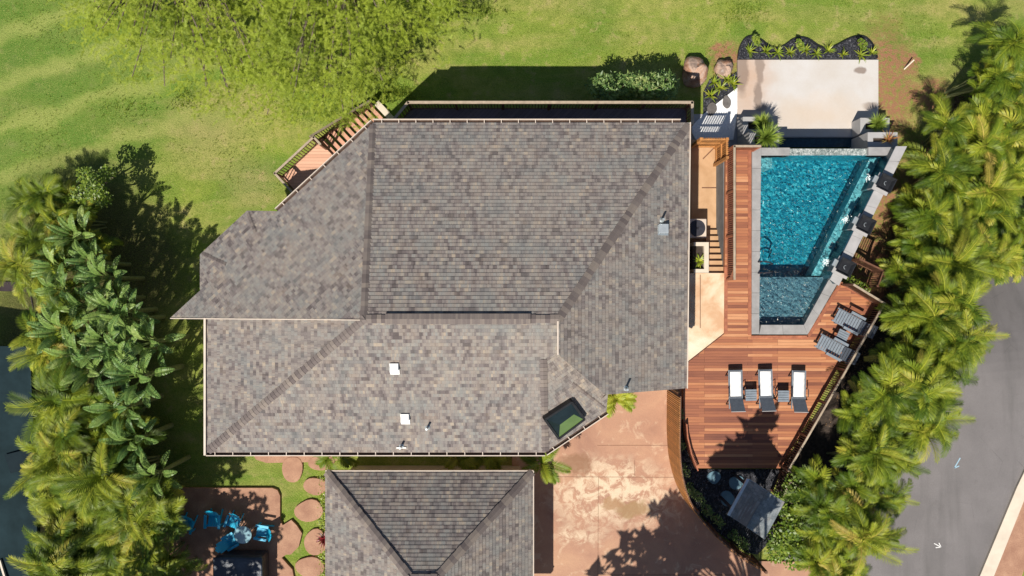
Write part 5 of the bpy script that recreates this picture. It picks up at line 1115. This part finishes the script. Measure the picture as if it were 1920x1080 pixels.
# plants in shaded garden strip
gs = [(1270, 770), (1272, 830), (1280, 880), (1292, 915), (1308, 930), (1325, 955), (1345, 975), (1375, 1003), (1391, 1015)]
for i, (a, b) in enumerate(gs):
    r_ = bush('garden_plant', 'small leafy plant behind the curved slat fence, %s from the top' % ORD[i], 'plant', [(a, b, .26, .35), (a + 6, b + 8, .22, .3)], 1.9, 'leaf_shrub', 0.17, 700, 0.3, 1, 'plants behind the curved fence', 50 + i)
q = [G(a, b) for a, b in ((1641, 568), (1700, 590), (1690, 680), (1640, 780), (1590, 880), (1560, 960), (1480, 960), (1450, 1010), (1440, 960), (1466, 876))]
mb = MB(); cx = sum(q, Vector()) / len(q)
def lay(a, b, c_, n):
    if n == 0: mb.face([(p.x, p.y, gz(p.x, p.y) + 0.05) for p in (a, b, c_)]); return
    ab, bc, ca = (a + b) / 2, (b + c_) / 2, (c_ + a) / 2
    for tr_3 in ((a, ab, ca), (ab, b, bc), (ca, bc, c_), (ab, bc, ca)): lay(*tr_3, n - 1)
for i in range(len(q)): lay(cx, q[(i + 1) % len(q)], q[i], 3)
struct(build('hedge_bed_soil', mb, M['soil']))
# trailing ground cover beside the garage
mb = MB(); rr = random.Random(9)
for k in range(700):
    y = rr.uniform(895, 1080); q = P(604 + rr.gauss(0, 4), y, 1.93); leafblob(mb, q, 0.04, 1, 0.08, rr, 1, .5)
tag(build('ground_cover', mb, M['leaf_brom']), 'yellow green ground cover along the left edge of the garage', 'ground cover', kind='stuff')
# leaf litter under the hedge's lawn side
mb = MB()
for k in range(1600):
    f = rr.random(); q = [(1790, 180), (1770, 270), (1740, 330), (1700, 420), (1675, 500), (1655, 560), (1620, 640), (1580, 720), (1545, 800)]; x = f * 8; i = min(7, int(x)); a = q[i][0] + (q[i + 1][0] - q[i][0]) * (x - i) + abs(rr.gauss(0, 18)); b = q[i][1] + (q[i + 1][1] - q[i][1]) * (x - i); g_ = G(a, b); leafblob(mb, g_ + Vector((0, 0, .03)), 0.05, 1, 0.22, rr, .3, .3)
tag(build('leaf_litter', mb, M['leaf_dry']), 'dry brown fallen leaves along the lawn side of the right hedge', 'leaf litter', kind='stuff')
# ---------------------------------------------------------------- feathery tree at the top
def spray(mb, q, d, L, rr, col, size=0.062):
    n = 9; sd = d.cross(Vector((0, 0, 1)))
    if sd.length < .1: sd = Vector((1, 0, 0))
    sd.normalize()
    for k in range(n):
        f = (k + .5) / n; c_ = q + d * L * f - Vector((0, 0, 0.25 * L * f * f))
        for sg in (-1, 1):
            v_ = (sd * sg + d * .5 + Vector((0, 0, rr.uniform(-.4, .3)))).normalized(); s_ = size * (1.1 - .5 * f) * rr.uniform(.8, 1.2); wv = d * s_ * .22; r_ = max(0, min(1, col + rr.uniform(-.2, .2)))
            mb.face([c_ - wv, c_ + wv, c_ + v_ * s_ + wv * .6, c_ + v_ * s_ - wv * .6], r_)
def feather_tree(px, py, poly, zr, ncl, per, lb, seed, fringe):
    rr = random.Random(seed); b0 = P(px, py, 0); r = thing('feathery_tree', lb, 'tree', b0, 'feathery trees at the top'); mc, ms = MB(), MB()
    top = b0 + Vector((0, 0, 2.2)); ms.tube([b0 - Vector((0, 0, .2)), b0 + Vector((.1, .1, 1.1)), top], [.26, .22, .18], 10)
    cl = []
    while len(cl) < ncl:
        q = (rr.uniform(min(p[0] for p in poly), max(p[0] for p in poly)), rr.uniform(min(p[1] for p in poly), max(p[1] for p in poly)))
        if inside(q, poly): cl.append(P(q[0], q[1], rr.uniform(*zr)))
    n0 = len(cl)
    for q in fringe:
        for _ in range(3): cl.append(P(q[0] + rr.gauss(0, 14), q[1] + rr.gauss(0, 10), rr.uniform(2.6, 4.0)))
    for i, c_ in enumerate(cl):
        if i % 3 == 0:
            m_ = top.lerp(c_, .5) + Vector((rr.uniform(-.4, .4), rr.uniform(-.4, .4), .3)); ms.tube([top, m_, c_], [.08, .045, .02], 5)
        rad = rr.uniform(.35, .95); cb = rr.uniform(.3, .75)
        out = Vector((c_.x - b0.x, c_.y - b0.y, 0)).normalized()
        for k in range(per if i < n0 else 11):
            a = rr.uniform(0, 6.28); q = c_ + Vector((rr.gauss(0, rad * .55), rr.gauss(0, rad * .55), rr.gauss(0, rad * .35))); d = (Vector((math.cos(a), math.sin(a), rr.uniform(-.3, .5))) + out * .6).normalized(); spray(mc, q, d, rr.uniform(.25, .5), rr, cb)
    build('crown', mc, M['leaf_tree'], r); build('trunk', ms, M['bark'], r)
feather_tree(380, -90, [(130, -140), (520, -140), (540, 60), (515, 150), (470, 165), (410, 120), (330, 120), (255, 90), (190, 70), (140, 20)], (2.6, 5.2), 190, 26, 'feathery light green tree spreading over the lawn at the top left', 5, [(150, 45), (210, 90), (270, 110), (320, 140), (360, 150), (400, 165), (440, 185), (250, 130), (380, 190), (460, 200)])
feather_tree(650, -110, [(500, -140), (850, -140), (845, 20), (790, 40), (745, 90), (700, 140), (650, 185), (575, 190), (500, 160)], (2.8, 5.4), 190, 28, 'feathery tree reaching down toward the landing, right of the other', 6, [(540, 195), (590, 205), (640, 200), (690, 165), (720, 130), (760, 95), (810, 60), (860, 20), (660, 215), (500, 200)])
# ragged grassy weeds
mb = MB(); rr = random.Random(3)
for (cx, cy, sx_, sy_, n) in ((735, 175, 38, 14, 700), (360, 180, 34, 26, 300), (1395, 25, 40, 22, 350), (900, 20, 30, 14, 300), (230, 200, 60, 20, 100), (600, 210, 60, 22, 600), (1620, 290, 70, 90, 0)):
    for k in range(n):
        g_ = G(rr.gauss(cx, sx_ * .6), rr.gauss(cy, sy_ * .6))
        for j in range(3):
            a = rr.uniform(0, 6.28); d = Vector((math.cos(a) * .5, math.sin(a) * .5, .7)); s_ = rr.uniform(.08, .2); sd = Vector((-math.sin(a), math.cos(a), 0)) * .014; mb.face([g_ - sd, g_ + sd, g_ + d * s_], rr.random())
cnt = 0
while cnt < 9000:
    a, b = rr.uniform(-20, 1760), rr.uniform(-20, 560); g_ = G(a, b)
    if (560 < a < 1420 and b > 190) or (1370 < a < 1700 and b > 60): continue
    if math.sin(g_.x * .8 + 2 * math.sin(g_.y * .5)) + math.sin(g_.y * 1.1 + g_.x * .3) < rr.uniform(-1, 1.2): cnt += 0.2; continue
    cnt += 1
    for j in range(3):
        an = rr.uniform(0, 6.28); d = Vector((math.cos(an) * .5, math.sin(an) * .5, .7)); s_ = rr.uniform(.05, .11); sd = Vector((-math.sin(an), math.cos(an), 0)) * .012; mb.face([g_ - sd, g_ + sd, g_ + d * s_], rr.random())
tag(build('weed_patch', mb, M['leaf_bush']), 'tufts of longer bright grass in patches on the upper lawn', 'grass', kind='stuff')
# ---------------------------------------------------------------- tree below the frame that shades driveway and deck
sh = [(1435, 785, 20, ZD), (1418, 812, 26, ZD), (1385, 842, 26, ZD), (1432, 848, 20, ZD), (1348, 866, 16, ZD), (1402, 868, 18, ZD), (1365, 862, 13, ZD), (1262, 945, 18, DZ), (1272, 975, 26, DZ), (1303, 992, 32, DZ), (1340, 1012, 30, DZ), (1235, 1015, 20, DZ), (1205, 1008, 9, DZ), (1240, 1050, 34, DZ), (1188, 1035, 12, DZ), (1172, 1010, 8, DZ), (1150, 1052, 12, DZ), (1290, 1042, 34, DZ), (1340, 1046, 20, DZ), (1118, 1070, 8, DZ), (1215, 1078, 34, DZ), (1390, 935, 18, 4.2), (1380, 960, 14, 4.2), (1415, 915, 12, 4.2), (1228, 955, 5, DZ), (1270, 1085, 40, DZ), (1170, 1085, 22, DZ), (1300, 1015, 30, DZ), (1320, 985, 24, DZ), (1345, 1030, 30, DZ), (1255, 965, 16, DZ), (1290, 960, 20, DZ), (1260, 1020, 30, DZ), (1365, 900, 18, 1.9), (1340, 920, 18, 1.9), (1375, 935, 18, 1.9), (1310, 895, 16, 1.9), (1335, 945, 18, 1.9), (1360, 985, 18, 1.9), (1395, 880, 16, ZD)]
b0 = P(1330, 1330, 1.9); tr = thing('shade_tree', 'tree below the photo bottom, known only by its shadow over driveway and deck', 'tree', b0); mc, ms = MB(), MB(); rr = random.Random(77)
top = b0 + Vector((0, 0, 6)); ms.tube([b0, b0 + Vector((.2, .1, 3)), top], [.22, .18, .14], 10)
for (a, b, rd, z) in sh:
    g_ = P(a, b, z); hh = 8.3 + rr.uniform(-.6, .6); c_ = g_ + Vector((-SX * hh, -SY * hh, hh)); rm = rd / 42.0; ms.tube([top, top.lerp(c_, .6) + Vector((0, 0, .4)), c_], [.06, .04, .02], 5)
    if rd < 14: leafblob(mc, c_, rm * 1.4, 16, 0.75, rr, .8, .32)
    else: leafblob(mc, c_, rm * 1.1, int(36 + 250 * rm * rm), 0.36, rr, .6, .55); leafblob(mc, c_, rm * 1.4, 12, 0.7, rr, .8, .3)
build('crown', mc, M['leaf_dark'], tr); build('trunk', ms, M['bark'], tr)
sh2 = [(x, y, rr.uniform(20, 30), PZ) for x, y in ((365, 935), (400, 945), (440, 940), (475, 955), (395, 985), (430, 1000), (465, 1020), (360, 1010), (400, 1030), (440, 1050), (490, 1035), (500, 1065), (365, 1060), (480, 1000), (420, 965), (385, 895), (430, 885), (505, 1000))]
b0 = P(430, 1340, 1.9); tr = thing('shade_tree', 'tree below the photo bottom, known only by its shadow over the patio chairs', 'tree', b0); mc, ms = MB(), MB(); top = b0 + Vector((0, 0, 5.5)); ms.tube([b0, b0 + Vector((.2, .1, 3)), top], [.22, .18, .14], 10)
for (a, b, rd, z) in sh2:
    g_ = P(a, b, z); hh = 7.6 + rr.uniform(-.5, .5); c_ = g_ + Vector((-SX * hh, -SY * hh, hh)); rm = rd / 42.0; ms.tube([top, top.lerp(c_, .6) + Vector((0, 0, .4)), c_], [.06, .04, .02], 5)
    leafblob(mc, c_, rm * 1.1, int(24 + 150 * rm * rm), 0.34, rr, .6, .5)
build('crown', mc, M['leaf_dark'], tr); build('trunk', ms, M['bark'], tr)
# ---------------------------------------------------------------- drop unused prototypes
for p_ in palms[5:]:
    for ch in list(p_.children): bpy.data.objects.remove(ch)
    bpy.data.objects.remove(p_)
